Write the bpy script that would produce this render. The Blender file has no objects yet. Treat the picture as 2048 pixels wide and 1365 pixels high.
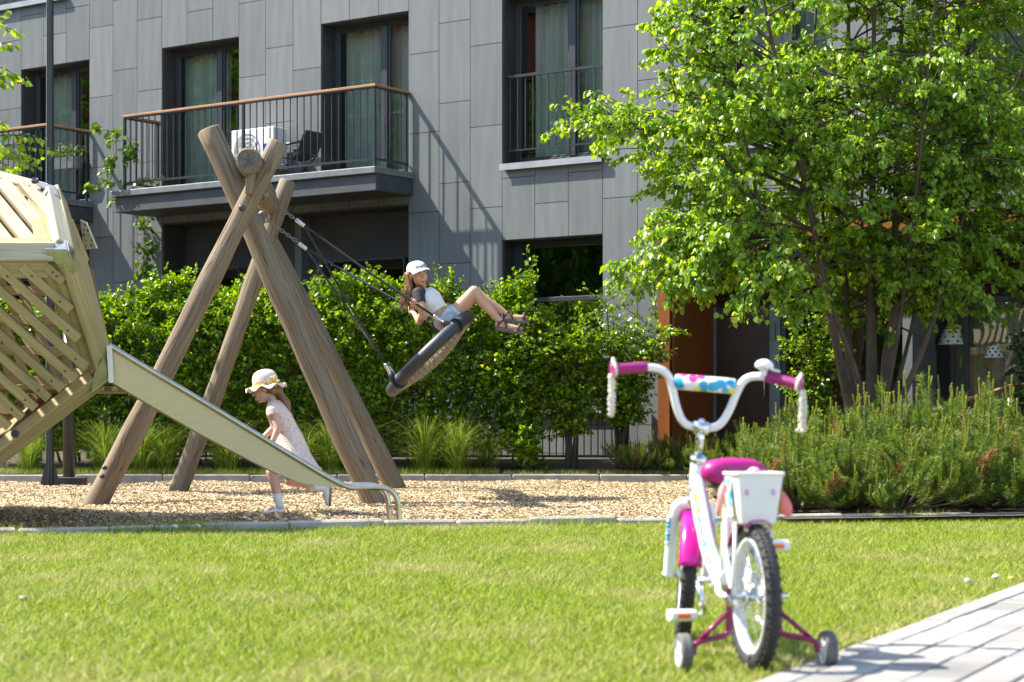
import bpy, math, random
import numpy as np
from mathutils import Vector, Matrix, Quaternion
random.seed(7); rng = np.random.default_rng(7)
scn = bpy.context.scene; COL = scn.collection
FP, EYE, HY, CX = 3900.0, 0.72, 842.0, 1024.0
def pt(px, py, z):
    """point seen at photo position (px,py), z metres away"""
    return Vector(((px-CX)/FP*z, z, EYE-(py-HY)/FP*z))
R = math.radians
V = Vector
def lerp(a, b, t): return a+(b-a)*t
def frame(d, up=(0,0,1)):
    d = V(d).normalized(); up = V(up)
    if abs(d.dot(up.normalized())) > .98: up = V((0,1,0)) if abs(d.y) < .9 else V((1,0,0))
    x = d.cross(up).normalized(); y = x.cross(d).normalized()
    return x, y, d
class MB:
    def __init__(s): s.v=[]; s.f=[]; s.m=[]; s.sm=[]; s.uv=[]; s.mi=0
    def face(s, idx, smooth=False, uv=None):
        s.f.append(tuple(idx)); s.m.append(s.mi); s.sm.append(smooth)
        s.uv.append(uv or [(0.,0.)]*len(idx))
    def add(s, pts):
        b=len(s.v); s.v += [tuple(p) for p in pts]; return b
    def box(s, c, size, rot=None):
        hx,hy,hz=[k/2 for k in size]; c=V(c)
        P=[V((x,y,z)) for x in(-hx,hx) for y in(-hy,hy) for z in(-hz,hz)]
        if rot is not None: P=[rot@p for p in P]
        b=s.add([c+p for p in P])
        L=max(range(3), key=lambda i:size[i])
        loc=[V((x,y,z)) for x in(-hx,hx) for y in(-hy,hy) for z in(-hz,hz)]
        ox,oy=random.uniform(0,50),random.uniform(0,50)
        for q in ((0,1,3,2),(4,6,7,5),(0,4,5,1),(2,3,7,6),(0,2,6,4),(1,5,7,3)):
            uv=[]
            for i in q:
                o=[loc[i][k] for k in range(3) if k!=L]
                uv.append((ox+o[0]+o[1], oy+loc[i][L]))
            s.face([b+i for i in q], False, uv)
    def bx(s, x0,x1,y0,y1,z0,z1): s.box(((x0+x1)/2,(y0+y1)/2,(z0+z1)/2),(x1-x0,y1-y0,z1-z0))
    def beam(s, p0, p1, w, h, up=(0,0,1)):
        p0,p1=V(p0),V(p1); x,y,d=frame(p1-p0,up)
        rot=Matrix((x,y,d)).transposed()
        s.box((p0+p1)/2,(w,h,(p1-p0).length),rot)
    def tube(s, pts, r, n=10, cap=True, start=(0,1,0), squash=1.0):
        pts=[V(p) for p in pts]; k=len(pts)
        rs=r if isinstance(r,(list,tuple)) else [r]*k
        rings=[]; L=0.; ls=[]
        px=None; oy=random.uniform(0,50)
        for i,p in enumerate(pts):
            d=(pts[min(i+1,k-1)]-pts[max(i-1,0)]).normalized()
            if px is None: x,y,_=frame(d, start if abs(d.dot(V(start)))<.95 else (0,0,1)); x=y
            else: x=px
            x=(x-d*x.dot(d)).normalized(); y=d.cross(x); px=x
            if i: L+=(p-pts[i-1]).length
            ls.append(L)
            rings.append(s.add([p+(x*math.cos(2*math.pi*j/n)*squash+y*math.sin(2*math.pi*j/n))*rs[i] for j in range(n)]))
        for i in range(k-1):
            a,b=rings[i],rings[i+1]; c=2*math.pi*rs[i]
            for j in range(n):
                j2=(j+1)%n
                s.face((a+j,a+j2,b+j2,b+j),True,[(j/n*c,oy+ls[i]),((j+1)/n*c,oy+ls[i]),((j+1)/n*c,oy+ls[i+1]),(j/n*c,oy+ls[i+1])])
        if cap:
            s.face([rings[0]+j for j in range(n)][::-1]); s.face([rings[-1]+j for j in range(n)])
    def cyl(s,p0,p1,r,n=14,r1=None): s.tube([p0,p1],[r,r if r1 is None else r1],n)
    def sphere(s,c,r,n=14,m=9,rot=None):
        r=V((r,r,r)) if not hasattr(r,'__len__') else V(r); c=V(c); rows=[]
        for i in range(1,m):
            th=math.pi*i/m; row=[]
            for j in range(n):
                ph=2*math.pi*j/n
                p=V((r.x*math.sin(th)*math.cos(ph),r.y*math.sin(th)*math.sin(ph),r.z*math.cos(th)))
                row.append(c+(rot@p if rot is not None else p))
            rows.append(s.add(row))
        tp=V((0,0,r.z)); bt=V((0,0,-r.z))
        if rot is not None: tp=rot@tp; bt=rot@bt
        t=s.add([c+tp]); b=s.add([c+bt])
        for j in range(n):
            j2=(j+1)%n
            s.face((t,rows[0]+j,rows[0]+j2),True); s.face((b,rows[-1]+j2,rows[-1]+j),True)
            for i in range(m-2): s.face((rows[i]+j,rows[i+1]+j,rows[i+1]+j2,rows[i]+j2),True)
    def cap(s,p0,p1,r0,r1,n=12):
        s.tube([p0,p1],[r0,r1],n); s.sphere(p0,r0,n,8); s.sphere(p1,r1,n,8)
    def chain(s,pts,rs,n=12):
        for i in range(len(pts)-1): s.cap(pts[i],pts[i+1],rs[i],rs[i+1],n)
    def loft(s,secs,n=20,cap=True,smooth=True,sup=1.0):
        """secs: (centre, xaxis, yaxis, rx, ry)"""
        rings=[]
        for c,x,y,rx,ry in secs:
            c,x,y=V(c),V(x),V(y); P=[]
            for j in range(n):
                a=2*math.pi*j/n; ca,sa=math.cos(a),math.sin(a)
                ca=math.copysign(abs(ca)**sup,ca); sa=math.copysign(abs(sa)**sup,sa)
                P.append(c+x*ca*rx+y*sa*ry)
            rings.append(s.add(P))
        for a,b in zip(rings,rings[1:]):
            for j in range(n):
                j2=(j+1)%n; s.face((a+j,a+j2,b+j2,b+j),smooth)
        if cap:
            s.face([rings[0]+j for j in range(n)][::-1]); s.face([rings[-1]+j for j in range(n)])
    def torus(s,c,ax,R_,r,n=40,m=10,a0=0.,a1=2*math.pi,rx=None,xd=None):
        c=V(c); ax=V(ax).normalized(); x,y,_=frame(ax)
        if xd is not None: x=V(xd).normalized(); y=ax.cross(x)
        full=abs(a1-a0-2*math.pi)<1e-6; N=n if full else n+1; rings=[]
        for i in range(N):
            a=a0+(a1-a0)*i/n; e=x*math.cos(a)+y*math.sin(a)
            rings.append(s.add([c+e*(R_+r*math.cos(2*math.pi*k/m))+ax*((rx or r)*math.sin(2*math.pi*k/m)) for k in range(m)]))
        for i in range(N if full else N-1):
            a,b=rings[i],rings[(i+1)%N]
            for k in range(m):
                k2=(k+1)%m; s.face((a+k,b+k,b+k2,a+k2),True)
        if not full:
            s.face([rings[0]+k for k in range(m)][::-1]); s.face([rings[-1]+k for k in range(m)])
    def poly(s,pts,uv=None): b=s.add(pts); s.face(range(b,b+len(pts)),False,uv)
    def xform(s,M,start=0): s.v[start:]=[tuple(M@V(p)) for p in s.v[start:]]
def mesh_of(mb,name,mats):
    me=bpy.data.meshes.new(name); me.from_pydata(mb.v,[],mb.f)
    me.polygons.foreach_set('use_smooth',mb.sm); me.polygons.foreach_set('material_index',mb.m)
    uv=me.uv_layers.new(name='UVMap'); flat=[c for f in mb.uv for t in f for c in t]
    uv.data.foreach_set('uv',flat)
    for m in (mats if isinstance(mats,(list,tuple)) else [mats]): me.materials.append(m)
    me.update(); return me
def wloc(o):
    p=V((0,0,0))
    while o is not None: p+=o.location; o=o.parent
    return p
def link(name,me,parent=None): 
    o=bpy.data.objects.new(name,me); COL.objects.link(o); o.parent=parent; return o
def obj(name,mb,mat,parent=None,bevel=0,world=True,seg=1):
    """one mesh object; vertices are given in world space unless world=False (then in the parent's space)"""
    me=mesh_of(mb,name,mat)
    if parent is not None and world: me.transform(Matrix.Translation(-wloc(parent)))
    o=link(name,me,parent)
    if bevel:
        b=o.modifiers.new('bevel','BEVEL'); b.width=bevel; b.segments=seg; b.limit_method='ANGLE'
    return o
def tag(o,label=None,cat=None,group=None,kind=None):
    if label: o['label']=label
    if cat: o['category']=cat
    if group: o['group']=group
    if kind: o['kind']=kind
    return o
def thing(name,label,cat,loc,group=None,rot=(0,0,0)):
    o=bpy.data.objects.new(name,None); COL.objects.link(o); o.location=loc; o.rotation_euler=rot
    o.empty_display_size=.1
    return tag(o,label,cat,group)
def struct(name,mb,mat,bevel=0): return tag(obj(name,mb,mat,None,bevel),kind='structure')
def dup(root,loc,rotz,scale,label):
    r=root.copy(); COL.objects.link(r); r.location=loc; r.rotation_euler=(0,0,rotz); r.scale=scale; r['label']=label
    for ch in list(root.children):
        c=ch.copy(); COL.objects.link(c); c.parent=r
    return r
def blob(name,mb,mat,parent,voxel=.006,smooth=4):
    """fuse the closed shapes of mb into one continuous skin"""
    me=mesh_of(mb,name,mat); t=bpy.data.objects.new('t',me); COL.objects.link(t)
    r=t.modifiers.new('r','REMESH'); r.mode='VOXEL'; r.voxel_size=voxel; r.use_smooth_shade=True
    if smooth:
        q=t.modifiers.new('s','SMOOTH'); q.factor=.5; q.iterations=smooth
    dg=bpy.context.evaluated_depsgraph_get(); nm=bpy.data.meshes.new_from_object(t.evaluated_get(dg))
    bpy.data.objects.remove(t); nm.name=name
    nm.polygons.foreach_set('use_smooth',[True]*len(nm.polygons))
    if not nm.materials: nm.materials.append(mat)
    if parent is not None: nm.transform(Matrix.Translation(-wloc(parent)))
    return link(name,nm,parent)
# ---------------------------------------------------------------- materials
def new_mat(name):
    m=bpy.data.materials.new(name); m.use_nodes=True; nt=m.node_tree
    return m,nt,nt.nodes,nt.links,nt.nodes['Principled BSDF']
def c4(c): return (c[0],c[1],c[2],1)
def coords(N,L,kind,scale):
    tc=N.new('ShaderNodeTexCoord'); mp=N.new('ShaderNodeMapping'); mp.inputs['Scale'].default_value=scale
    L.new(tc.outputs[kind],mp.inputs['Vector']); return mp.outputs['Vector']
def pm(name,c1,c2=None,scale=8,rough=.6,metal=0,bump=0,bscale=None,kind='Object',stretch=(1,1,1),island=0,detail=5,rr=0,spec=.5,contrast=(.35,.65)):
    m,nt,N,L,B=new_mat(name); c2=c2 or tuple(k*.8 for k in c1)
    vec=coords(N,L,kind,stretch)
    n=N.new('ShaderNodeTexNoise'); n.inputs['Scale'].default_value=scale; n.inputs['Detail'].default_value=detail; L.new(vec,n.inputs['Vector'])
    cr=N.new('ShaderNodeValToRGB'); cr.color_ramp.elements[0].color=c4(c1); cr.color_ramp.elements[1].color=c4(c2)
    cr.color_ramp.elements[0].position=contrast[0]; cr.color_ramp.elements[1].position=contrast[1]
    L.new(n.outputs['Fac'],cr.inputs['Fac']); col=cr.outputs['Color']
    if island:
        g=N.new('ShaderNodeNewGeometry'); mr=N.new('ShaderNodeMapRange'); mr.inputs['To Min'].default_value=1-island; mr.inputs['To Max'].default_value=1+island
        L.new(g.outputs['Random Per Island'],mr.inputs['Value'])
        hs=N.new('ShaderNodeHueSaturation'); L.new(mr.outputs['Result'],hs.inputs['Value']); L.new(col,hs.inputs['Color']); col=hs.outputs['Color']
    L.new(col,B.inputs['Base Color'])
    B.inputs['Roughness'].default_value=rough; B.inputs['Metallic'].default_value=metal; B.inputs['Specular IOR Level'].default_value=spec
    if rr:
        mr=N.new('ShaderNodeMapRange'); mr.inputs['To Min'].default_value=rough-rr; mr.inputs['To Max'].default_value=rough+rr
        L.new(n.outputs['Fac'],mr.inputs['Value']); L.new(mr.outputs['Result'],B.inputs['Roughness'])
    if bump:
        n2=N.new('ShaderNodeTexNoise'); n2.inputs['Scale'].default_value=bscale or scale*3; n2.inputs['Detail'].default_value=6; L.new(vec,n2.inputs['Vector'])
        b=N.new('ShaderNodeBump'); b.inputs['Strength'].default_value=bump; b.inputs['Distance'].default_value=.02
        L.new(n2.outputs['Fac'],b.inputs['Height']); L.new(b.outputs['Normal'],B.inputs['Normal'])
    return m
def leafmat(name,cols,trans=.35,rough=.42,spec=.5,tcol=None):
    m,nt,N,L,B=new_mat(name)
    g=N.new('ShaderNodeNewGeometry'); cr=N.new('ShaderNodeValToRGB'); L.new(g.outputs['Random Per Island'],cr.inputs['Fac'])
    e=cr.color_ramp.elements; e[0].color=c4(cols[0]); e[1].color=c4(cols[-1])
    for i,c in enumerate(cols[1:-1]): q=e.new((i+1)/(len(cols)-1)); q.color=c4(c)
    L.new(cr.outputs['Color'],B.inputs['Base Color']); B.inputs['Roughness'].default_value=rough; B.inputs['Specular IOR Level'].default_value=spec
    t=N.new('ShaderNodeBsdfTranslucent'); hs=N.new('ShaderNodeHueSaturation'); hs.inputs['Value'].default_value=1.7; hs.inputs['Hue'].default_value=.485; hs.inputs['Saturation'].default_value=1.1
    L.new(cr.outputs['Color'],hs.inputs['Color']); L.new(hs.outputs['Color'],t.inputs['Color'])
    mx=N.new('ShaderNodeMixShader'); mx.inputs['Fac'].default_value=trans
    L.new(B.outputs['BSDF'],mx.inputs[1]); L.new(t.outputs['BSDF'],mx.inputs[2]); L.new(mx.outputs['Shader'],N['Material Output'].inputs['Surface'])
    return m
def woodmat(name,c1,c2,dark,grain=60,along=2.,rough=.75,crack=.5,island=.0,bump=.35):
    """grain runs along the second UV axis"""
    m,nt,N,L,B=new_mat(name)
    vec=coords(N,L,'UV',(grain,along,1))
    n=N.new('ShaderNodeTexNoise'); n.inputs['Scale'].default_value=1.; n.inputs['Detail'].default_value=6; n.inputs['Roughness'].default_value=.65; L.new(vec,n.inputs['Vector'])
    cr=N.new('ShaderNodeValToRGB'); e=cr.color_ramp.elements; e[0].color=c4(c1); e[1].color=c4(c2); e[0].position=.3; e[1].position=.7; L.new(n.outputs['Fac'],cr.inputs['Fac'])
    # broad weathering
    v2=coords(N,L,'UV',(5,1.3,1)); n2=N.new('ShaderNodeTexNoise'); n2.inputs['Scale'].default_value=1.; n2.inputs['Detail'].default_value=3; L.new(v2,n2.inputs['Vector'])
    hs=N.new('ShaderNodeHueSaturation'); mr=N.new('ShaderNodeMapRange'); mr.inputs['To Min'].default_value=.72; mr.inputs['To Max'].default_value=1.25; L.new(n2.outputs['Fac'],mr.inputs['Value']); L.new(mr.outputs['Result'],hs.inputs['Value']); L.new(cr.outputs['Color'],hs.inputs['Color'])
    col=hs.outputs['Color']
    if island:
        g=N.new('ShaderNodeNewGeometry'); mi=N.new('ShaderNodeMapRange'); mi.inputs['To Min'].default_value=1-island; mi.inputs['To Max'].default_value=1+island; L.new(g.outputs['Random Per Island'],mi.inputs['Value'])
        h2=N.new('ShaderNodeHueSaturation'); L.new(mi.outputs['Result'],h2.inputs['Value']); L.new(col,h2.inputs['Color']); col=h2.outputs['Color']
    # cracks
    v3=coords(N,L,'UV',(grain*.35,along*.35,1)); n3=N.new('ShaderNodeTexNoise'); n3.inputs['Scale'].default_value=1.; n3.inputs['Detail'].default_value=2; n3.inputs['Distortion'].default_value=.4; L.new(v3,n3.inputs['Vector'])
    c3=N.new('ShaderNodeValToRGB'); q=c3.color_ramp.elements; q[0].color=(1,1,1,1); q[0].position=.0; q[1].color=(1,1,1,1)
    for p_,cc in ((.478,1),(.5,1-crack),(.522,1)): z=q.new(p_); z.color=(cc,cc,cc,1)
    L.new(n3.outputs['Fac'],c3.inputs['Fac'])
    mx=N.new('ShaderNodeMix'); mx.data_type='RGBA'; mx.inputs['B'].default_value=c4(dark)
    inv=N.new('ShaderNodeMath'); inv.operation='SUBTRACT'; inv.inputs[0].default_value=1; L.new(c3.outputs['Color'],inv.inputs[1])
    L.new(inv.outputs[0],mx.inputs['Factor']); L.new(col,mx.inputs['A']); L.new(mx.outputs['Result'],B.inputs['Base Color'])
    B.inputs['Roughness'].default_value=rough; B.inputs['Specular IOR Level'].default_value=.3
    b=N.new('ShaderNodeBump'); b.inputs['Strength'].default_value=bump; b.inputs['Distance'].default_value=.006
    ad=N.new('ShaderNodeMath'); ad.operation='ADD'; L.new(n.outputs['Fac'],ad.inputs[0]); L.new(c3.outputs['Color'],ad.inputs[1])
    L.new(ad.outputs[0],b.inputs['Height']); L.new(b.outputs['Normal'],B.inputs['Normal'])
    return m
def glassmat(name,tint,refl=.25,rough=.01):
    m,nt,N,L,B=new_mat(name); N.remove(B)
    t=N.new('ShaderNodeBsdfTransparent'); t.inputs['Color'].default_value=c4(tint)
    g=N.new('ShaderNodeBsdfGlossy'); g.inputs['Roughness'].default_value=rough; g.inputs['Color'].default_value=(.9,.95,.93,1)
    vec=coords(N,L,'Object',(1,1,1)); n=N.new('ShaderNodeTexNoise'); n.inputs['Scale'].default_value=1.6; n.inputs['Detail'].default_value=1; L.new(vec,n.inputs['Vector'])
    b=N.new('ShaderNodeBump'); b.inputs['Strength'].default_value=.12; b.inputs['Distance'].default_value=.02; L.new(n.outputs['Fac'],b.inputs['Height']); L.new(b.outputs['Normal'],g.inputs['Normal'])
    lw=N.new('ShaderNodeLayerWeight'); lw.inputs['Blend'].default_value=.3
    mr=N.new('ShaderNodeMapRange'); mr.inputs['To Min'].default_value=refl; mr.inputs['To Max'].default_value=.95; L.new(lw.outputs['Fresnel'],mr.inputs['Value'])
    mx=N.new('ShaderNodeMixShader'); L.new(mr.outputs['Result'],mx.inputs['Fac']); L.new(t.outputs['BSDF'],mx.inputs[1]); L.new(g.outputs['BSDF'],mx.inputs[2]); L.new(mx.outputs['Shader'],N['Material Output'].inputs['Surface'])
    return m
M={}
M['panel']=pm('facade_panel',(.112,.121,.122),(.158,.166,.164),scale=1.9,rough=.5,bump=.05,bscale=60,stretch=(5,5,.55),island=.13,detail=10,contrast=(.28,.72))
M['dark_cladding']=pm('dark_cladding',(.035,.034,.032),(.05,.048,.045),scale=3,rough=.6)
M['alu']=pm('dark_window_frame',(.03,.034,.04),(.036,.04,.046),rough=.4,scale=4)
M['slab']=pm('balcony_slab_paint',(.042,.05,.055),(.056,.064,.07),scale=6,rough=.6,bump=.15,bscale=50)
M['slab_top']=pm('balcony_metal_edge',(.13,.14,.145),(.17,.18,.185),scale=8,rough=.45)
M['rail']=pm('black_rail_steel',(.022,.025,.028),(.03,.033,.036),rough=.38,scale=20)
M['oakrail']=woodmat('handrail_wood',(.42,.22,.10),(.30,.14,.06),(.1,.05,.02),grain=80,along=2,rough=.5,crack=.2)
M['sill']=pm('metal_sill',(.3,.32,.33),(.36,.38,.39),scale=5,rough=.4,metal=.3)
M['curtain']=pm('sheer_curtain',(.50,.57,.53),(.62,.67,.63),scale=3,rough=.9,stretch=(6,6,.4))
M['curtain_pale']=pm('pale_curtain',(.5,.5,.47),(.62,.62,.58),scale=3,rough=.9,stretch=(6,6,.4))
M['interior']=pm('room_wall',(.10,.11,.11),(.13,.14,.14),scale=2,rough=.9)
M['glass']=glassmat('window_glass',(.75,.83,.80),.13)
M['portal']=woodmat('portal_wood',(.25,.082,.022),(.18,.055,.014),(.08,.03,.01),grain=50,along=.6,rough=.45,crack=.15,bump=.1)
M['door']=pm('dark_door',(.045,.022,.014),(.06,.03,.02),scale=4,rough=.45)
M['steel_grey']=pm('grey_door_frame',(.13,.15,.17),(.16,.18,.2),scale=4,rough=.4)
M['log']=woodmat('weathered_log',(.29,.23,.155),(.155,.118,.077),(.05,.035,.025),grain=70,along=1.3,rough=.85,crack=.85,bump=.7)
M['logend']=pm('log_end',(.40,.35,.28),(.30,.25,.19),scale=14,rough=.85,bump=.3)
M['logend_dark']=pm('log_end_shaded',(.12,.10,.08),(.18,.15,.115),scale=14,rough=.85,bump=.3)  # darker copy for the crossbeam ends, their shade put into the colour
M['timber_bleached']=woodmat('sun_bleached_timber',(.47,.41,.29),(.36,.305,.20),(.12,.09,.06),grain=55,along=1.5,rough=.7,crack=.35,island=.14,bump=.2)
M['timber']=woodmat('green_treated_timber',(.42,.32,.15),(.29,.21,.09),(.08,.055,.03),grain=55,along=1.5,rough=.65,crack=.35,island=.14,bump=.2)
M['plate']=pm('brushed_steel',(.45,.45,.43),(.55,.55,.53),scale=10,rough=.34,metal=.9,rr=.08)
M['slide']=pm('slide_steel',(.57,.44,.235),(.61,.475,.26),scale=6,rough=.5,metal=.15,rr=.05,stretch=(1,1,6))
M['sliderail']=pm('slide_rail_steel',(.50,.44,.35),(.58,.52,.42),scale=10,rough=.30,metal=.9)
M['bolt']=pm('dark_bolt',(.03,.03,.035),(.05,.05,.055),rough=.35,scale=30)
M['chain']=pm('chain_steel',(.16,.15,.14),(.30,.28,.25),scale=90,rough=.4,metal=.9)
M['rope']=pm('black_rope',(.018,.018,.02),(.04,.04,.042),scale=300,rough=.7,bump=.5,bscale=400)
M['rubber']=pm('grey_rubber',(.022,.023,.026),(.036,.038,.041),scale=30,rough=.48,bump=.1,bscale=200)
M['net']=pm('net_rope',(.40,.33,.22),(.16,.13,.09),scale=60,rough=.85)
M['ferrule']=pm('ferrule_steel',(.6,.58,.52),(.68,.66,.6),scale=30,rough=.25,metal=1.)
M['post']=pm('black_lamp_post',(.016,.018,.02),(.022,.024,.027),scale=10,rough=.35)
M['concrete']=pm('kerb_concrete',(.36,.345,.32),(.26,.25,.23),scale=7,rough=.9,bump=.3,bscale=60,island=.08)
M['edging']=pm('edging_concrete',(.42,.37,.30),(.31,.275,.225),scale=9,rough=.9,bump=.3,bscale=70,island=.12)
M['courtyard']=pm('pale_bounce_ground',(.36,.31,.25),(.28,.24,.19),scale=2,rough=.95)  # unseen ground made pale to bounce warm fill light into the shade
M['soil']=pm('planting_soil',(.05,.035,.022),(.09,.065,.04),scale=14,rough=.95,bump=.6,bscale=60)
M['paver']=pm('concrete_paver',(.30,.28,.25),(.235,.22,.20),scale=5,rough=.85,bump=.15,bscale=90,island=.30)
M['joint']=pm('sandy_joint',(.42,.33,.21),(.30,.23,.14),scale=40,rough=.95)
# ---------------------------------------------------------------- camera, light, sky
cam=bpy.data.cameras.new('camera'); co=bpy.data.objects.new('camera',cam); COL.objects.link(co)
co.location=(0,0,EYE); co.rotation_euler=(R(90),0,0); cam.sensor_width=36; cam.lens=FP/2048*36
cam.shift_y=(HY-682.5)/2048; cam.clip_end=500; cam.clip_start=.1
cam.dof.use_dof=True; cam.dof.focus_distance=17.2; cam.dof.aperture_fstop=4.7
scn.camera=co
SUN=V((2.30,-.38,-2.78)).normalized()
sl=bpy.data.lights.new('sun','SUN'); sl.energy=4.6; sl.angle=R(.55); sl.color=(1,.95,.86)
so=bpy.data.objects.new('sun',sl); COL.objects.link(so); so.rotation_euler=SUN.to_track_quat('-Z','Y').to_euler()
w=bpy.data.worlds.new('World'); scn.world=w; w.use_nodes=True
sky=w.node_tree.nodes.new('ShaderNodeTexSky'); sky.sky_type='NISHITA'; sky.sun_disc=False
sky.sun_elevation=math.asin(-SUN.z); sky.sun_rotation=math.atan2(-SUN.x,-SUN.y)
w.node_tree.links.new(sky.outputs[0],w.node_tree.nodes['Background'].inputs[0]); w.node_tree.nodes['Background'].inputs[1].default_value=.15
scn.view_settings.view_transform='Standard'; scn.view_settings.look='None'; scn.view_settings.exposure=1.4; scn.view_settings.gamma=1
scn.cycles.max_bounces=8; scn.cycles.transparent_max_bounces=12; scn.cycles.caustics_reflective=False; scn.cycles.caustics_refractive=False
# ---------------------------------------------------------------- ground
EDGE=[(-14,8.2),(-8,10.45),(-3.24,12.3),(-.76,13.2),(2.04,13.83),(3.78,14.4),(9,15.8),(14,17)]
def edge_y(x):
    for (x0,y0),(x1,y1) in zip(EDGE,EDGE[1:]):
        if x<=x1: return y0+(y1-y0)*(x-x0)/(x1-x0)
    return EDGE[-1][1]
KY=22.35
g=MB(); g.poly([(-150,-150,-.05),(150,-150,-.05),(150,150,-.05),(-150,150,-.05)]); struct('ground',g,M['courtyard'])
def lawn_mat():
    m,nt,N,L,B=new_mat('lawn_turf')
    vec=coords(N,L,'Object',(1,1,1))
    n=N.new('ShaderNodeTexNoise'); n.inputs['Scale'].default_value=55; n.inputs['Detail'].default_value=6; L.new(vec,n.inputs['Vector'])
    cr=N.new('ShaderNodeValToRGB'); e=cr.color_ramp.elements; e[0].color=(.05,.07,.012,1); e[1].color=(.17,.17,.05,1); e[0].position=.35; e[1].position=.7; L.new(n.outputs['Fac'],cr.inputs['Fac'])
    L.new(cr.outputs['Color'],B.inputs['Base Color']); B.inputs['Roughness'].default_value=.95; B.inputs['Specular IOR Level'].default_value=.1
    return m
g=MB()
for (x0,y0),(x1,y1) in zip(EDGE,EDGE[1:]): g.poly([(x0,-6,0),(x1,-6,0),(x1,y1,0),(x0,y0,0)])
struct('lawn',g,lawn_mat())
# wood-chip play bed: gently uneven sheet
def chip_z(x,y):
    d=y-edge_y(x)
    return .012-.075*max(0.,min(1.,(1.6-x)/1.5))*math.exp(-((d-.9)/.7)**2)+.02*math.sin(x*1.3+.5*y)*math.sin(y*1.1+.7*x)+.012*math.sin(3.1*x+1.7*y)
def bound_x(y): return 1.85+(y-13.9)*.018+.08*math.sin(y*2)
M['chipbase']=pm('chip_mulch',(.37,.27,.155),(.19,.13,.065),scale=70,rough=.95,bump=.8,bscale=90,detail=8)
g=MB(); xs=np.linspace(-12,2.4,60); ts=np.linspace(0,1,40); ids={}
for i,x in enumerate(xs):
    for j,t in enumerate(ts):
        y=lerp(edge_y(x)+.09,KY,t); ids[i,j]=g.add([(x,y,chip_z(x,y))])
for i in range(59):
    for j in range(39): g.face((ids[i,j],ids[i+1,j],ids[i+1,j+1],ids[i,j+1]),True)
tag(obj('play_bed',g,M['chipbase']),kind='structure')
# planting bed behind the kerb and pine bed
g=MB()
def bedz(x,y): return .11 if y<KY+.2 else .11+min(.14,(y-KY-.2)*.12)
for x in np.arange(-16,14,.5):
    for y in np.arange(KY+.05,31,.5): g.poly([(x,y,bedz(x,y)),(x+.5,y,bedz(x,y)),(x+.5,y+.5,bedz(x,y+.5)),(x,y+.5,bedz(x,y+.5))])
ys=np.linspace(13.6,KY+.1,30)
for y0,y1 in zip(ys,ys[1:]):
    a0,a1=max(y0,edge_y(bound_x(y0))),y1
    g.poly([(bound_x(y0),y0,.035),(14,y0+(2.9 if y0<17 else 0),.06),(14,y1+(2.9 if y1<17 else 0),.06),(bound_x(y1),y1,.035)])
struct('planting_bed',g,M['soil'])
# kerb and edging stones
g=MB(); x=-14.
while x<2.25:
    x1=min(x+1.0,2.3); g.bx(x+.004,x1-.004,KY-.05,KY+.04,-.05,.105+random.uniform(-.004,.004)); x=x1
struct('kerb',g,M['concrete'],.012)
g=MB(); x=-13.9
while x<13.5:
    x1=x+random.uniform(.45,.62); p0=V((x+.006,edge_y(x)+.04,0)); p1=V((x1-.006,edge_y(x1)+.04,0))
    dz=random.uniform(-.008,.012); g.beam(p0+V((0,0,dz)),p1+V((0,0,dz+random.uniform(-.006,.006))),.085,.09); x=x1
struct('edging',g,M['edging'],.014)
# paved path
pe=V((.975,5.94,0)); pd=V((1.24,2.52,0)).normalized(); pr=V((pd.y,-pd.x,0))
g=MB(); a=pe-pd*6; b=pe+pd*14; g.poly([a+V((0,0,.004)),a+pr*7+V((0,0,.004)),b+pr*7+V((0,0,.004)),b+V((0,0,.004))])
struct('path_bed',g,M['joint'])
g=MB(); off=0.; widths=[.10]+[.135]*50
for k,wd in enumerate(widths):
    s=-6+random.uniform(0,.4)
    while s<14:
        l=1.0 if k==0 else random.choice([.2,.27,.27,.405]); z=.012+random.uniform(-.003,.003)
        c=pe+pd*(s+l/2)+pr*(off+wd/2); g.box(c+V((0,0,z-.02)),(wd-.007,l-.007,.05),Matrix((pr,pd,V((0,0,1)))).transposed()); s+=l
    off+=wd
struct('path',g,M['paver'],.004)
def on_path(x,y): return (V((x,y,0))-pe).dot(pr)
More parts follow.
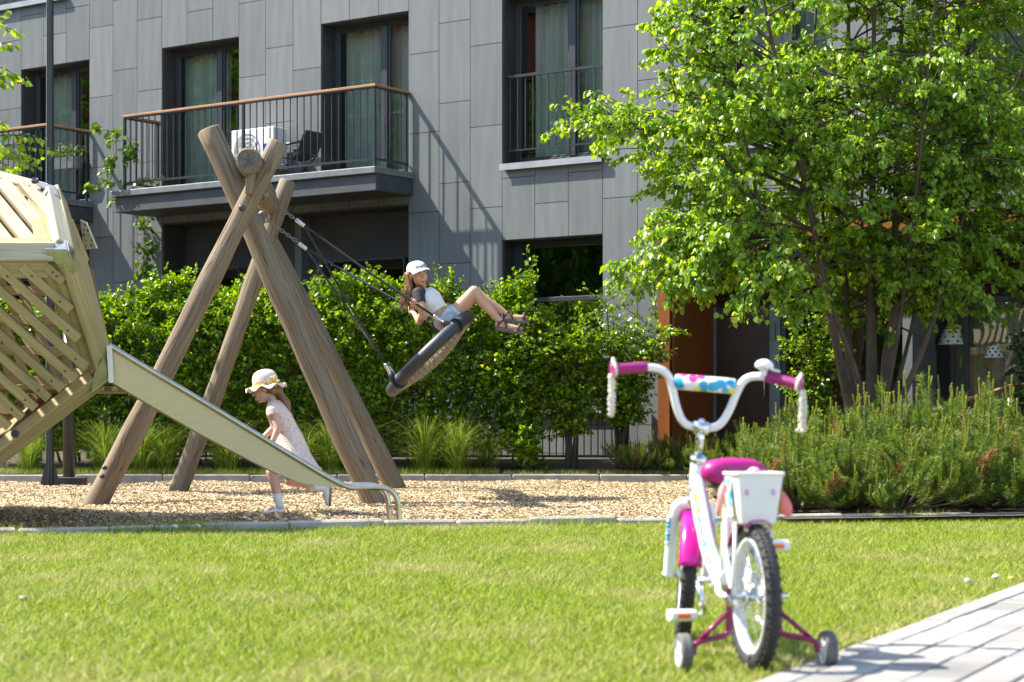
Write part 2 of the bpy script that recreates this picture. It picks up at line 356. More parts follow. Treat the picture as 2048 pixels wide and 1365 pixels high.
# grass blades: one mass
def tri_mesh(name,P,mat,uvs=None):
    """P: (N,k,3) array of N separate k-gons"""
    N_,k,_=P.shape; me=bpy.data.meshes.new(name)
    me.vertices.add(N_*k); me.vertices.foreach_set('co',P.reshape(-1).astype(np.float32))
    me.loops.add(N_*k); me.loops.foreach_set('vertex_index',np.arange(N_*k,dtype=np.int32))
    me.polygons.add(N_); me.polygons.foreach_set('loop_start',np.arange(0,N_*k,k,dtype=np.int32))
    me.materials.append(mat); me.update(calc_edges=True); return me
def grass_mat(name,greens,dry,dryscale=1.3,thr=(.50,.66)):
    m,nt,N,L,B=new_mat(name)
    g_=N.new('ShaderNodeNewGeometry'); cr=N.new('ShaderNodeValToRGB'); e=cr.color_ramp.elements; L.new(g_.outputs['Random Per Island'],cr.inputs['Fac'])
    e[0].color=c4(greens[0]); e[1].color=c4(greens[2]); q=e.new(.22); q.color=c4(tuple(lerp(a_,b_,.6) for a_,b_ in zip(greens[0],greens[1]))); q=e.new(.5); q.color=c4(greens[1]); q=e.new(.93); q.color=c4(greens[2]); e[-1].color=c4(dry)
    vec=coords(N,L,'Object',(1,.55,1)); n=N.new('ShaderNodeTexNoise'); n.inputs['Scale'].default_value=dryscale; n.inputs['Detail'].default_value=5; n.inputs['Roughness'].default_value=.65; L.new(vec,n.inputs['Vector'])
    mr=N.new('ShaderNodeMapRange'); mr.inputs['From Min'].default_value=thr[0]; mr.inputs['From Max'].default_value=thr[1]; mr.inputs['To Max'].default_value=.65; L.new(n.outputs['Fac'],mr.inputs['Value'])
    mx=N.new('ShaderNodeMix'); mx.data_type='RGBA'; mx.inputs['B'].default_value=c4(dry); L.new(mr.outputs['Result'],mx.inputs['Factor']); L.new(cr.outputs['Color'],mx.inputs['A'])
    L.new(mx.outputs['Result'],B.inputs['Base Color']); B.inputs['Roughness'].default_value=.5; B.inputs['Specular IOR Level'].default_value=.28
    t=N.new('ShaderNodeBsdfTranslucent'); L.new(mx.outputs['Result'],t.inputs['Color']); ms=N.new('ShaderNodeMixShader'); ms.inputs['Fac'].default_value=.4
    L.new(B.outputs['BSDF'],ms.inputs[1]); L.new(t.outputs['BSDF'],ms.inputs[2]); L.new(ms.outputs['Shader'],N['Material Output'].inputs['Surface'])
    return m
def blades(x,y,z,hmin,hmax,wd,lean=.9):
    n=len(x); a=rng.uniform(0,2*np.pi,n); h=rng.uniform(hmin,hmax,n); le=rng.uniform(.1,lean,n)*h; b=a+rng.uniform(-1,1,n)+np.pi/2
    wv=np.stack([np.cos(b),np.sin(b),np.zeros(n)],1)*(rng.uniform(.6,1.2,n)*wd/2)[:,None]
    base=np.stack([x,y,z],1); tip=base+np.stack([np.cos(a)*le,np.sin(a)*le,h],1)
    return np.stack([base-wv,base+wv,tip],1)
n=430000; u=rng.random(n); yy=3.6*(14.6/3.6)**(u**.72); xx=(rng.random(n)-.5)*(.62*yy+1.4)
ok=np.array([on_path(a_,b_) for a_,b_ in zip(xx,yy)])<-.02+rng.normal(0,.018,n); ok&=yy<np.interp(xx,[e[0] for e in EDGE],[e[1] for e in EDGE])+rng.normal(0,.02,n)
xx,yy=xx[ok],yy[ok]
patch=np.sin(xx*1.7+1.3*np.sin(yy*.9))*np.sin(yy*1.9+xx*.6); keep=rng.random(len(xx))<.80+.2*patch
xx,yy=xx[keep],yy[keep]
M['grass']=grass_mat('lawn_grass',[(.07,.125,.004),(.26,.345,.012),(.40,.46,.05)],(.48,.42,.16))
gr=link('grass',tri_mesh('grass',blades(xx,yy,np.zeros(len(xx)),.012,.034,.0055,2.2),M['grass']))
tag(gr,'short sunlit lawn grass between the wood chip bed and the paved path','grass',kind='stuff')
n=90000; u=rng.random(n); yy=3.6*(14.6/3.6)**(u**.72); xx=(rng.random(n)-.5)*(.62*yy+1.4); pa=np.array([on_path(a_,b_) for a_,b_ in zip(xx,yy)]); ed=np.interp(xx,[e[0] for e in EDGE],[e[1] for e in EDGE])-yy
wt=np.exp(-np.abs(pa+.06)/.10)*.9+np.exp(-np.abs(ed-.12)/.22)*.55+np.clip(np.sin(xx*3.1+1.3*np.sin(yy*2.3))*np.sin(yy*3.3+.8*xx+np.sin(xx*5))*1.2-.62,0,1)*.8+np.clip(7.6-yy,0,2.5)*.13
ok=(rng.random(n)<wt)&(pa<.02)&(ed>0); xx,yy=xx[ok],yy[ok]
M['dry_grass']=grass_mat('dry_grass',[(.40,.34,.12),(.52,.44,.20),(.60,.52,.28)],(.62,.50,.26))
dg_=link('dry_grass',tri_mesh('dry_grass',blades(xx,yy,np.full(len(xx),.002),.008,.036,.006,2.6),M['dry_grass'])); tag(dg_,'straw coloured dry grass mixed into the lawn and along its edges','grass',kind='stuff')
# weeds along the edging and turf strip behind the kerb
n=9000; xx=rng.uniform(-6,6,n); cl=np.sin(xx*5.1)+np.sin(xx*2.3+1)+rng.normal(0,.4,n); xx=xx[cl>.35]; n=len(xx)
yy=np.interp(xx,[e[0] for e in EDGE],[e[1] for e in EDGE])+rng.normal(.02,.07,n)
P1=blades(xx,yy,np.full(n,.0),.03,.10,.006,1.0)
n=30000; xx=rng.uniform(-8,-.15,n); yy=rng.uniform(KY+.05,KY+.9,n); P2=blades(xx,yy,np.full(n,.11),.03,.09,.005)
n=2500; xx=rng.uniform(-.1,2.2,n); yy=rng.uniform(KY+.05,KY+.4,n); P3=blades(xx,yy,np.full(n,.11),.02,.06,.006)
we=link('weeds',tri_mesh('weeds',np.concatenate([P1,P2,P3]),M['grass'])); tag(we,'rough grass and weeds growing along the kerb stones','grass',kind='stuff')
# loose chips: one mass
def chips(n,xr,keepf=None,zf=chip_z):
    x=rng.uniform(*xr,n); t=rng.random(n); ey=np.interp(x,[e[0] for e in EDGE],[e[1] for e in EDGE])+.02; y=ey+(KY-.02-ey)*t
    ok=x<np.array([bound_x(b_) for b_ in y])+rng.normal(0,.08,n); x,y=x[ok],y[ok]; n=len(x)
    z=np.array([zf(a_,b_) for a_,b_ in zip(x,y)])+rng.uniform(.002,.018,n)
    l=rng.uniform(.005,.017,n); w_=rng.uniform(.0025,.006,n); a=rng.uniform(0,2*np.pi,n); ti=rng.normal(0,.32,n); tj=rng.normal(0,.35,n)
    ex=np.stack([np.cos(a),np.sin(a),np.sin(ti)],1)*l[:,None]; ey_=np.stack([-np.sin(a),np.cos(a),np.sin(tj)],1)*w_[:,None]
    c=np.stack([x,y,z],1); sk=rng.uniform(-.4,.4,(n,1))
    return np.stack([c-ex-ey_,c+ex*(1+sk)-ey_,c+ex+ey_,c-ex*(1-sk)+ey_],1)
m,nt,N,L,B=new_mat('wood_chips'); g_=N.new('ShaderNodeNewGeometry'); cr=N.new('ShaderNodeValToRGB'); L.new(g_.outputs['Random Per Island'],cr.inputs['Fac'])
e=cr.color_ramp.elements; e[0].color=(.13,.08,.038,1); e[1].color=(.76,.66,.48,1)
for p_,c in ((.2,(.34,.22,.11)),(.5,(.52,.395,.225)),(.75,(.62,.49,.295))): q=e.new(p_); q.color=c4(c)
L.new(cr.outputs['Color'],B.inputs['Base Color']); B.inputs['Roughness'].default_value=.85; M['chips']=m
ch=link('wood_chips',tri_mesh('wood_chips',chips(260000,(-6.5,2.2)),M['chips'])); tag(ch,'loose wood chips covering the play area under the swing and slide','wood chips',kind='stuff')
# ---------------------------------------------------------------- apartment building (local: x along facade, y into the house)
MOD=.5107; P0=V((-1.384,26.07,0)); BROT=math.atan2(-.572,.820)
bld=thing('apartment_building','grey panel clad apartment block with balconies, tall dark windows and a brown wooden entrance','building',P0,None,(0,0,BROT))
def bl(u,d,z): return P0+V((.820*u,-.572*u,0))-V((.572,.820,0))*d+V((0,0,z))   # world point, d outward
def bobj(name,mb,mat,parent=None,bevel=0): return obj(name,mb,mat,parent or bld,bevel,world=False)
OPEN=[]
for k in (-2,-1,0,1,2,3): OPEN.append(((6*k-3),6*k,4.03,6.2,'up',k))
OPEN+= [(-18,-13,7.25,9.4,'up2',0),(-3,0,7.25,9.4,'up2',1),(3,6,.9,3.05,'gw',0),(-9,0,-.1,3.62,'recess',0),(-18,-12,-.1,3.62,'recess',1),(8,19,-.1,2.86,'portal',0)]
wall=MB(); back=MB()
for j in range(-26,25):
    u0,u1=j*MOD,(j+1)*MOD; ops=sorted((o[2],o[3]) for o in OPEN if o[0]<=j<o[1])
    iv=[]; z=-.1
    for a,b in ops:
        if a>z: iv.append((z,a))
        z=b
    iv.append((z,10.5))
    for a,b in iv:
        back.bx(u0,u1,.03,.28,a,b)
        off=.31 if j%2==0 else .67; q=off-2.12; cuts=[a]
        while q<b:
            if q>a+.12 and q<b-.12: cuts.append(q)
            q+=1.06
        cuts.append(b)
        for c0,c1 in zip(cuts,cuts[1:]): wall.bx(u0+.004,u1-.004,-.0,.028,c0+.004,c1-.004)
W=bobj('wall',wall,M['panel'])
bobj('wall_core',back,M['dark_cladding'])
# closed shell of rooms behind the facade
g=MB(); g.bx(-13.3,12.8,3.6,3.7,-.1,10.5); g.bx(-13.4,-13.3,.29,3.7,-.1,10.5); g.bx(12.8,12.9,.29,3.7,-.1,10.5); g.bx(-13.3,12.8,.29,3.6,3.72,3.98); g.bx(-13.3,12.8,.29,3.6,6.6,6.9); g.bx(-13.4,12.9,0,3.7,10.5,10.6); g.bx(-13.3,12.8,.29,3.6,-.2,-.1)
for u in (-9.5,-5.3,-2.2,.8,3.7,7.0): g.bx(u-.06,u+.06,.29,3.6,-.1,10.5)
bobj('interior',g,M['interior'])
def window(u0,u1,z0,z1,split=.58,depth=.26,curt=(0,1),cmat='curtain',sill=True,transom=None,pair=True):
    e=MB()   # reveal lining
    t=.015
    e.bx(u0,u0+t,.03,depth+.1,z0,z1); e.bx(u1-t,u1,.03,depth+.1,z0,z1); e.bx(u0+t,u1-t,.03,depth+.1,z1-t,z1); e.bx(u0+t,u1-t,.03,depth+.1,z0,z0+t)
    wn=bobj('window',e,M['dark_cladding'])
    f=MB(); a,b,c,d=u0+t,u1-t,z0+t,z1-t; fw=.055; y0,y1=depth,depth+.07; um=lerp(a,b,split)
    f.bx(a,a+fw,y0,y1,c,d); f.bx(b-fw,b,y0,y1,c,d); f.bx(a+fw,b-fw,y0,y1,d-fw,d); f.bx(a+fw,b-fw,y0,y1,c,c+fw); f.bx(um-.05,um+.05,y0-.01,y1,c+fw,d-fw)
    for s0,s1 in ((a+fw,um-.05),(um+.05,b-fw)):   # inner sash rims
        f.bx(s0,s0+.03,y0+.012,y1-.01,c+fw,d-fw); f.bx(s1-.03,s1,y0+.012,y1-.01,c+fw,d-fw); f.bx(s0+.03,s1-.03,y0+.012,y1-.01,d-fw-.03,d-fw); f.bx(s0+.03,s1-.03,y0+.012,y1-.01,c+fw,c+fw+.03)
    if transom: f.bx(a+fw,b-fw,y0-.005,y1,transom-.03,transom+.03)
    bobj('frame',f,M['alu'],wn,.004)
    gl=MB()
    for s0,s1 in ((a+fw+.03,um-.08),(um+.08,b-fw-.03)):
        gl.poly([(s0,y0+.035,c+fw+.03),(s1,y0+.035,c+fw+.03),(s1,y0+.035,d-fw-.03),(s0,y0+.035,d-fw-.03)])
    bobj('glass',gl,M['glass'],wn)
    if curt:
        cu=MB(); n=90; A,B=lerp(a,b,curt[0]),lerp(a,b,curt[1]); ph=random.uniform(0,6); rows=[]
        for i in range(n+1):
            x=lerp(A,B,i/n); y=depth+.24+.035*math.sin(x*38+ph+.8*math.sin(x*9))+.02*math.sin(x*17+ph)
            rows.append(cu.add([(x,y,c+.02),(x,y,d-.05)]))
        for p,q in zip(rows,rows[1:]): cu.face((p,q,q+1,p+1),True)
        bobj('curtain',cu,M[cmat],wn)
    if sill:
        s=MB(); s.bx(u0+.005,u1+.03,-.075,depth,z0-.035,z0-.003); s.bx(u0+.005,u1+.03,-.075,-.068,z0-.085,z0-.035); bobj('sill',s,M['sill'],wn)
    return wn
for k,cv in ((-2,(.0,.55)),(-1,(0,.6)),(0,(.0,1)),(1,(.12,1)),(2,(.1,.9)),(3,(.0,.6))):
    window((6*k-3)*MOD,6*k*MOD,4.03,6.2,.6,curt=cv,cmat='curtain' if k!=3 else 'curtain_pale',sill=k>0)
    if k>0:
        r=MB(); u0,u1=(6*k-3)*MOD,6*k*MOD
        r.bx(u0+.016,u1-.016,.07,.105,4.03+1.12,4.03+1.155); r.bx(u0+.016,u1-.016,.078,.098,4.03+.17,4.03+.19)
        nn=13
        for i in range(nn): x=lerp(u0+.07,u1-.05,i/(nn-1)); r.bx(x-.006,x+.006,.082,.094,4.03+.19,4.03+1.12)
        bobj('balustrade',r,M['rail'])
window(-18*MOD,-13*MOD,7.25,9.4,.5,curt=(0,.4)); window(-3*MOD,0,7.25,9.4,.6,curt=(0,1))
window(3*MOD,6*MOD,.9,3.05,.02,curt=None,transom=2.28)
# dark ground-floor recesses below the balconies
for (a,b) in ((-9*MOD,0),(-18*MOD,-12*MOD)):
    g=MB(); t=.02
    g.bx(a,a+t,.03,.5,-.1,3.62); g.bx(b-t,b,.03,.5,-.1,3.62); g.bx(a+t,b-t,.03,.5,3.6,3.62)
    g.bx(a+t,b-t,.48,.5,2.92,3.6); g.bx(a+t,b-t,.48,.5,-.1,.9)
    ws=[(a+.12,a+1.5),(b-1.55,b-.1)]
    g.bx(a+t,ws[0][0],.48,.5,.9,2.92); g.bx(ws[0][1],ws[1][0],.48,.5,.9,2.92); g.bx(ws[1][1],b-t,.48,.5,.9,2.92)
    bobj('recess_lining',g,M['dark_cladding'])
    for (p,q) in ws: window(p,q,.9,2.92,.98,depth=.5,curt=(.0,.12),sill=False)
# balconies
def balcony(u0,u1,D,n):
    s=MB(); s.bx(u0-.12,u1+.08,-D-.07,0,3.72,3.94); s.mi=1; s.bx(u0-.17,u1+.10,-D-.12,0,3.942,4.03)
    b=bobj('balcony',s,[M['slab'],M['slab_top']],None,.008)
    r=MB(); zt=5.10; zb=4.13
    r.bx(u0,u1,-D-.006,-D+.006,zb,zb+.03); r.bx(u0,u1,-D-.02,-D+.02,zt-.03,zt-.012)
    for u in (u0,u1): r.bx(u-.006,u+.006,-D+.006,-.01,zb,zb+.03); r.bx(u-.02,u+.02,-D+.02,-.01,zt-.03,zt-.012)
    for i in range(n+1):
        u=lerp(u0,u1,i/n); r.bx(u-.006,u+.006,-D-.004,-D+.008,zb+.03,zt-.03)
    m=6
    for u in (u0,u1):
        for i in range(1,m):
            y=lerp(-D,-.06,i/m); r.bx(u-.006,u+.006,y-.006,y+.006,zb+.03,zt-.03)
    bobj('railing',r,M['rail'],b)
    for u,y in ((u0,-D),(u1,-D),(u0,-.06),(u1,-.06),((u0+u1)/2,-D)):
        p=MB(); p.bx(u-.018,u+.018,y-.018,y+.018,4.03,zt-.03); p.bx(u-.035,u+.035,y-.035,y+.035,4.03,4.045); bobj('rail_post',p,M['rail'],b)
    h=MB(); h.beam((u0-.03,-D,zt+.006),(u1+.03,-D,zt+.006),.06,.034); h.beam((u0,-D+.03,zt+.006),(u0,-.005,zt+.006),.06,.034); h.beam((u1,-D+.03,zt+.006),(u1,-.005,zt+.006),.06,.034)
    bobj('handrail',h,M['oakrail'],b,.005)
    return b
balcony(-4.62,.0,.72,38); balcony(-10.75,-6.128,.84,38)
# entrance portal
g=MB()
g.beam((3.98,.02,-.1),(3.98,.02,2.86),.17,.16,(0,1,0)); g.beam((3.895,.02,2.945),(9.9,.02,2.945),.16,.17)
g.beam((4.10,-.035,1.38),(4.10,1.0,1.38),.02,2.94)
po=bobj('entrance_portal',g,M['portal'],None,.004)
g=MB(); g.bx(4.112,9.7,.99,1.05,2.15,2.86); bobj('portal_back',g,M['dark_cladding'],po)
g=MB()
for i in range(11): g.box(((4.12+9.7)/2,.955,2.2+.06*i),(5.56,.05,.018),Matrix.Rotation(R(35),3,'X'))
bobj('louvre',g,M['door'],po)
g=MB(); g.bx(4.115,9.7,.1,.985,2.815,2.845); bobj('portal_soffit',g,M['door'],po)
dr=MB(); dr.bx(4.15,4.90,.96,1.0,-.1,2.14); dr=bobj('door',dr,M['door'],None,.004)
g=MB(); g.bx(4.112,4.15,.94,1.03,-.1,2.15); g.bx(4.905,5.05,.93,1.03,-.1,2.15); g.bx(4.95,4.99,.90,.93,1.72,1.92); bobj('door_frame',g,M['steel_grey'],dr,.004)
g=MB(); g.tube([(4.84,.96,1.0),(4.84,.92,1.0),(4.84,.92,1.25),(4.84,.96,1.25)],.011,8); bobj('door_handle',g,M['plate'],dr)
f=MB(); u=5.06
gw=MB()
for u0,u1 in ((5.06,6.2),(6.2,7.4),(7.4,8.6),(8.6,9.7)):
    f.bx(u0,u0+.06,.94,1.02,-.1,2.15); f.bx(u0+.06,u1,.94,1.02,2.08,2.15); f.bx(u0+.06,u1,.94,1.02,-.1,.12)
    gw.poly([(u0+.06,.99,.12),(u1,.99,.12),(u1,.99,2.08),(u0+.06,.99,2.08)])
ff=bobj('glazed_front',f,M['alu'],None,.004); bobj('glass',gw,M['glass'],ff)
cu=MB(); rows=[]
for i in range(121):
    x=lerp(6.75,8.35,i/120); y=1.35+.05*math.sin(x*26)+.02*math.sin(x*61); rows.append(cu.add([(x,y,0),(x,y,2.12)]))
for p,q in zip(rows,rows[1:]): cu.face((p,q,q+1,p+1),True)
bobj('curtain',cu,M['curtain_pale'],ff)
# hanging lamps inside the glazed front
M['lampshade']=pm('spotted_shade',(.72,.78,.74),(.66,.72,.68),scale=6,rough=.8)
M['dot']=pm('dark_dot',(.03,.03,.03),rough=.8)
def hang_lamp(px,py,d,r0,r1,h,label):
    zc=26.07*5387/(px+4570)+1.05; c=pt(px,py,zc)
    t=thing('pendant_lamp',label,'lamp',c,'spotted lamps behind the entrance glass')
    s=MB(); s.tube([c,c+V((0,0,h))],[r0,r1],28,False); s.mi=1
    for i in range(9):
        for k in range(3):
            a=2*math.pi*(i+.5*(k%2))/9; tt=.2+.3*k; rr=lerp(r0,r1,tt)+.002; p=c+V((math.cos(a)*rr,math.sin(a)*rr,h*tt)); nrm=V((math.cos(a),math.sin(a),.3)).normalized()
            x,y,_=frame(nrm); s.poly([p+x*.014*math.cos(q*math.pi/4)+y*.014*math.sin(q*math.pi/4) for q in range(8)])
    obj('lamp_shade',s,[M['lampshade'],M['dot']],t)
    s=MB(); s.cyl(c+V((0,0,h)),c+V((0,0,1.0)),.005,6); obj('cord',s,M['bolt'],t)
hang_lamp(1905,690,0,.17,.10,.18,'bigger spotted white lamp hanging behind the entrance glass')
hang_lamp(1990,716,0,.12,.07,.13,'smaller spotted white lamp hanging behind the entrance glass beside the dark bush')
# things on the balconies
ac=thing('air_conditioner','white outdoor air conditioning unit standing on the long balcony','air conditioner',bl(-2.45,.25,4.03),None,(0,0,BROT))
M['white_plastic']=pm('white_plastic',(.72,.72,.69),(.66,.66,.63),scale=6,rough=.45)
g=MB(); g.bx(-.40,.40,-.14,.14,.18,.76); o=obj('casing',g,M['white_plastic'],ac,.012,world=False)
g=MB()
for r_ in (.06,.12,.18,.235): g.torus((-.1,-.147,.46),(0,1,0),r_,.004,32,6)
for i in range(12): a=i*math.pi/6; g.cyl((-.1+.03*math.cos(a),-.147,.46+.03*math.sin(a)),(-.1+.235*math.cos(a+.5),-.147,.46+.235*math.sin(a+.5)),.003,5)
obj('fan_grille',g,M['steel_grey'],ac,world=False)
M['blue']=pm('blue_label',(.01,.02,.35),rough=.5)
g=MB(); g.bx(.20,.38,-.145,-.141,.42,.53); obj('energy_label',g,M['blue'],ac,world=False)
for x in(-.3,.3):
    g=MB(); g.bx(x-.03,x+.03,-.13,.13,0,.18); obj('foot',g,M['steel_grey'],ac,world=False)
fc=thing('folding_chair','low dark folding chair beside the air conditioner on the long balcony','chair',bl(-1.72,.3,4.03),None,(0,0,BROT))
M['dark_fabric']=pm('dark_sling',(.03,.032,.04),(.045,.047,.055),scale=20,rough=.85)
for s in(-1,1):
    g=MB(); g.tube([(-.25,.2*s,0),(.2,.2*s,.34),(.32,.2*s,.62)],.012,8); obj('leg',g,M['rail'],fc,world=False)
    g=MB(); g.tube([(.2,.22*s,0),(-.22,.22*s,.32)],.012,8); obj('leg',g,M['rail'],fc,world=False)
    g=MB(); g.tube([(-.24,.23*s,.45),(.3,.23*s,.48)],.02,8); obj('arm',g,M['rail'],fc,world=False)
g=MB(); g.loft([((-.22,0,.32),(0,1,0),(0,0,1),.19,.012),((.0,0,.28),(0,1,0),(0,0,1),.19,.012),((.2,0,.33),(0,1,0),(0,0,1),.19,.012)],12); obj('seat',g,M['dark_fabric'],fc,world=False)
g=MB(); g.beam((.21,0,.34),(.33,0,.64),.36,.02,(1,0,0)); obj('backrest',g,M['dark_fabric'],fc,world=False)
# planters on the left balcony
M['terracotta']=pm('red_brown_planter',(.20,.05,.035),(.15,.04,.03),scale=8,rough=.7)
def leafcloud(pts,size,droop,name,mat,parent,world=True):
    """many small leaf faces; pts (N,3) numpy"""
    me=leaves(name,np.asarray(pts),size,mat,droop)
    if parent is not None and world: me.transform(Matrix.Translation(-wloc(parent)))
    return link(name,me,parent)
def leaves(name,P,size,mat,droop=.3,out=None,width=.42,fold=.25,jit=.9,updir=.55):
    n=len(P); ax=rng.normal(0,jit,(n,3)); 
    if out is not None: ax+=out
    ax[:,2]-=droop*1.5; ax/=np.linalg.norm(ax,axis=1)[:,None]+1e-9
    nr=rng.normal(0,.55,(n,3)); nr[:,2]+=updir
    if out is not None: nr+=out*.6
    nr-=ax*np.sum(nr*ax,1)[:,None]; nr/=np.linalg.norm(nr,axis=1)[:,None]+1e-9
    sd=np.cross(ax,nr); s=(size*rng.uniform(.55,1.2,n))[:,None]
    b=P; t=P+ax*s; f=-nr*s*fold*rng.uniform(.2,1,(n,1))
    m1=P+ax*s*.24; m2=P+ax*s*.58
    r1=m1+sd*s*width-f*.8; r2=m2+sd*s*width*.85-f; l1=m1-sd*s*width-f*.8; l2=m2-sd*s*width*.85-f; t2=t+f*.5
    V_=np.stack([b,r1,r2,t2,l2,l1],1).reshape(-1,3)
    me=bpy.data.meshes.new(name); me.vertices.add(n*6); me.vertices.foreach_set('co',V_.reshape(-1).astype(np.float32))
    idx=(np.arange(n)[:,None]*6+np.array([[0,1,2,3,0,3,4,5]])).reshape(-1).astype(np.int32)
    me.loops.add(n*8); me.loops.foreach_set('vertex_index',idx); me.polygons.add(n*2); me.polygons.foreach_set('loop_start',np.arange(0,n*8,4,dtype=np.int32))
    me.materials.append(mat); me.update(calc_edges=True); return me
M['leaf_plant']=leafmat('potted_leaf',[(.05,.11,.02),(.10,.17,.03),(.16,.22,.05)])
M['flower']=pm('pink_flower',(.45,.12,.3),(.6,.25,.4),scale=30,rough=.7)
def planter(u,d,z,L,label,fl):
    c=bl(u,d,z); t=thing('planter_box',label,'planter',c,None,(0,0,BROT))
    g=MB(); g.loft([((0,0,0),(1,0,0),(0,1,0),L/2-.02,.08),((0,0,.17),(1,0,0),(0,1,0),L/2,.10)],24,True,False,.35); obj('box',g,M['terracotta' if not fl else 'slab_top'],t,world=False)
    P=rng.normal(0,1,(260,3))*[L*.22,.05,.06]+[0,0,.24]; leafcloud(P,.05,.2,'foliage',M['leaf_plant'],t,False)
    if fl:
        P=rng.normal(0,1,(40,3))*[L*.2,.05,.05]+[0,0,.31]; leafcloud(P,.035,-.2,'flowers',M['flower'],t,False)
planter(-6.50,.12,4.55,.62,'pale flower box with green plants and pink flowers hanging by the left balcony window',True)
planter(-7.75,.74,4.84,.7,'dark red planter box hooked inside the left balcony railing beside the lamp post',False)
# ---------------------------------------------------------------- lamp post, dark post, fence, handrail
c=pt(100,977,20.9); c.z=0
t=thing('lamp_post','slim black lamp post with flared foot standing left behind the play house','lamp post',c)
g=MB(); n=16; 
def octa(r,fl): return [(r*(1-fl*(k%2))*math.cos(2*math.pi*k/n),r*(1-fl*(k%2))*math.sin(2*math.pi*k/n)) for k in range(n)]
prev=None
for z,r,fl in ((0,.05,.12),(.5,.047,.12),(5.9,.038,.12)):
    a=g.add([c+V((x,y,z)) for x,y in octa(r,fl)])
    if prev is not None:
        for k in range(n): g.face((prev+k,prev+(k+1)%n,a+(k+1)%n,a+k))
    prev=a
obj('pole',g,M['post'],t)
g=MB(); g.bx(c.x-.11,c.x+.11,c.y-.11,c.y+.11,-.01,.025)
for k in range(4):
    a=k*math.pi/2; dx,dy=math.cos(a),math.sin(a); q=V((-dy,dx,0))*.008
    P=[c+V((dx*.04,dy*.04,.025)),c+V((dx*.105,dy*.105,.025)),c+V((dx*.04,dy*.04,.30))]
    b=g.add([p+q for p in P]+[p-q for p in P]); g.face((b,b+1,b+2)); g.face((b+5,b+4,b+3)); g.face((b+1,b+4,b+5,b+2))
obj('foot_plate',g,M['post'],t)
g=MB(); g.loft([(c+V((.3,0,5.86)),(1,0,0),(0,1,0),.36,.09),(c+V((.3,0,5.96)),(1,0,0),(0,1,0),.33,.07)],24,True,False,.5); obj('lamp_head',g,M['post'],t)
c=pt(138,950,21.75); c.z=0
t=thing('steel_post','thick black steel post on a flat bar foot below the play house','post',c)
g=MB(); g.cyl(c+V((0,0,.0)),c+V((0,0,1.75)),.066,24); obj('pole',g,M['post'],t)
g=MB(); q=pt(140,960,21.5); g.bx(q.x-.17,q.x+.20,q.y-.10,q.y-.02,0.0,.10); obj('foot',g,M['post'],t,.01)
# railing fence behind the hedge
t=thing('bar_fence','low black metal bar fence behind the hedge, seen between the shrub stems','fence',V((1,24.0,.2)))
def fz(x): return 23.75-.0*x
xs0,xs1=-5.2,1.35
g=MB(); g.bx(xs0,xs1,23.93,23.96,.27,.30); g.bx(xs0,xs1,23.93,23.96,1.15,1.18)
x=xs0+.05
while x<xs1: g.bx(x-.008,x+.008,23.937,23.953,.30,1.15); x+=.085
obj('bars',g,M['rail'],t)
for x in np.linspace(xs0,xs1,4):
    g=MB(); g.bx(x-.022,x+.022,23.922,23.968,.1,1.22); obj('post',g,M['rail'],t)
# stair handrail by the entrance
t=thing('stair_handrail','sloping metal handrail with brown wooden grip by the entrance behind the pines','handrail',V((4.3,20.2,.1)))
a,b=pt(1800,842,20.4),pt(2030,770,20.0)
g=MB(); g.tube([a,b,b+V((.5,0,0))],.022,10); obj('grip',g,M['oakrail'],t)
g=MB()
g.tube([a+V((0,.02,-.12)),b+V((0,.02,-.12))],.012,8); obj('lower_rail',g,M['plate'],t)
for k in (.05,.5,.95):
    p=lerp(a,b,k); g=MB(); g.cyl(V((p.x,p.y,.1)),p-V((0,0,.02)),.014,8); obj('post',g,M['plate'],t)
# ---------------------------------------------------------------- log swing frame
sw=thing('swing_frame','large swing frame of crossed weathered logs with a log beam across the top','swing frame',pt(520,1000,18.0)*1)
sw.location.z=0
def log(name,p0,p1,r0,r1,bow=.03,endmat=1,sink=.25,parent=sw):
    p0,p1=V(p0),V(p1); d=(p1-p0).normalized(); p0=p0-d*sink; g=MB(); n=26; P=[];rs=[]
    x,y,_=frame(d); ph=random.uniform(0,6)
    for i in range(n+1):
        t=i/n; P.append(p0.lerp(p1,t)+x*(bow*math.sin(t*math.pi*1.3+ph)*.5)+y*bow*.4*math.sin(t*5+ph)); rs.append(lerp(r0,r1,t)*(1+.035*math.sin(t*17+ph)+.025*math.sin(t*31+2*ph)))
    P.append(P[-1]+d*.012); rs.append(rs[-1]*.86)
    k=28; g.tube(P,rs,k,True,start=(0,1,0))
    # flats and dents
    b=len(g.v)
    for i in range(b):
        v=V(g.v[i]); q=(i//k); a=2*math.pi*(i%k)/k
        c_=P[min(q,len(P)-1)]; g.v[i]=tuple(c_+(v-c_)*(1+.02*math.sin(3*a+q*.35+ph)+.012*math.sin(7*a-q*.8)))
    g.m[-1]=1; g.m[-2]=1
    return obj(name,g,[M['log'],M['logend' if endmat==1 else 'logend_dark']],parent)
lA=log('leg',pt(186,1014,16.55),pt(560,288,16.5),.104,.083)
lB=log('leg',pt(756,1014,16.85),pt(415,262,16.85),.110,.102)
lC=log('leg',pt(354,992,19.3),pt(577,365,19.55),.097,.084)
lD=log('leg',pt(797,983,20.1),pt(482,376,20.1),.107,.088)
bA,bB=pt(497,322,16.25),pt(541,417,19.9)
bm=log('crossbeam',bB,bA,.105,.108,.01,2,0)
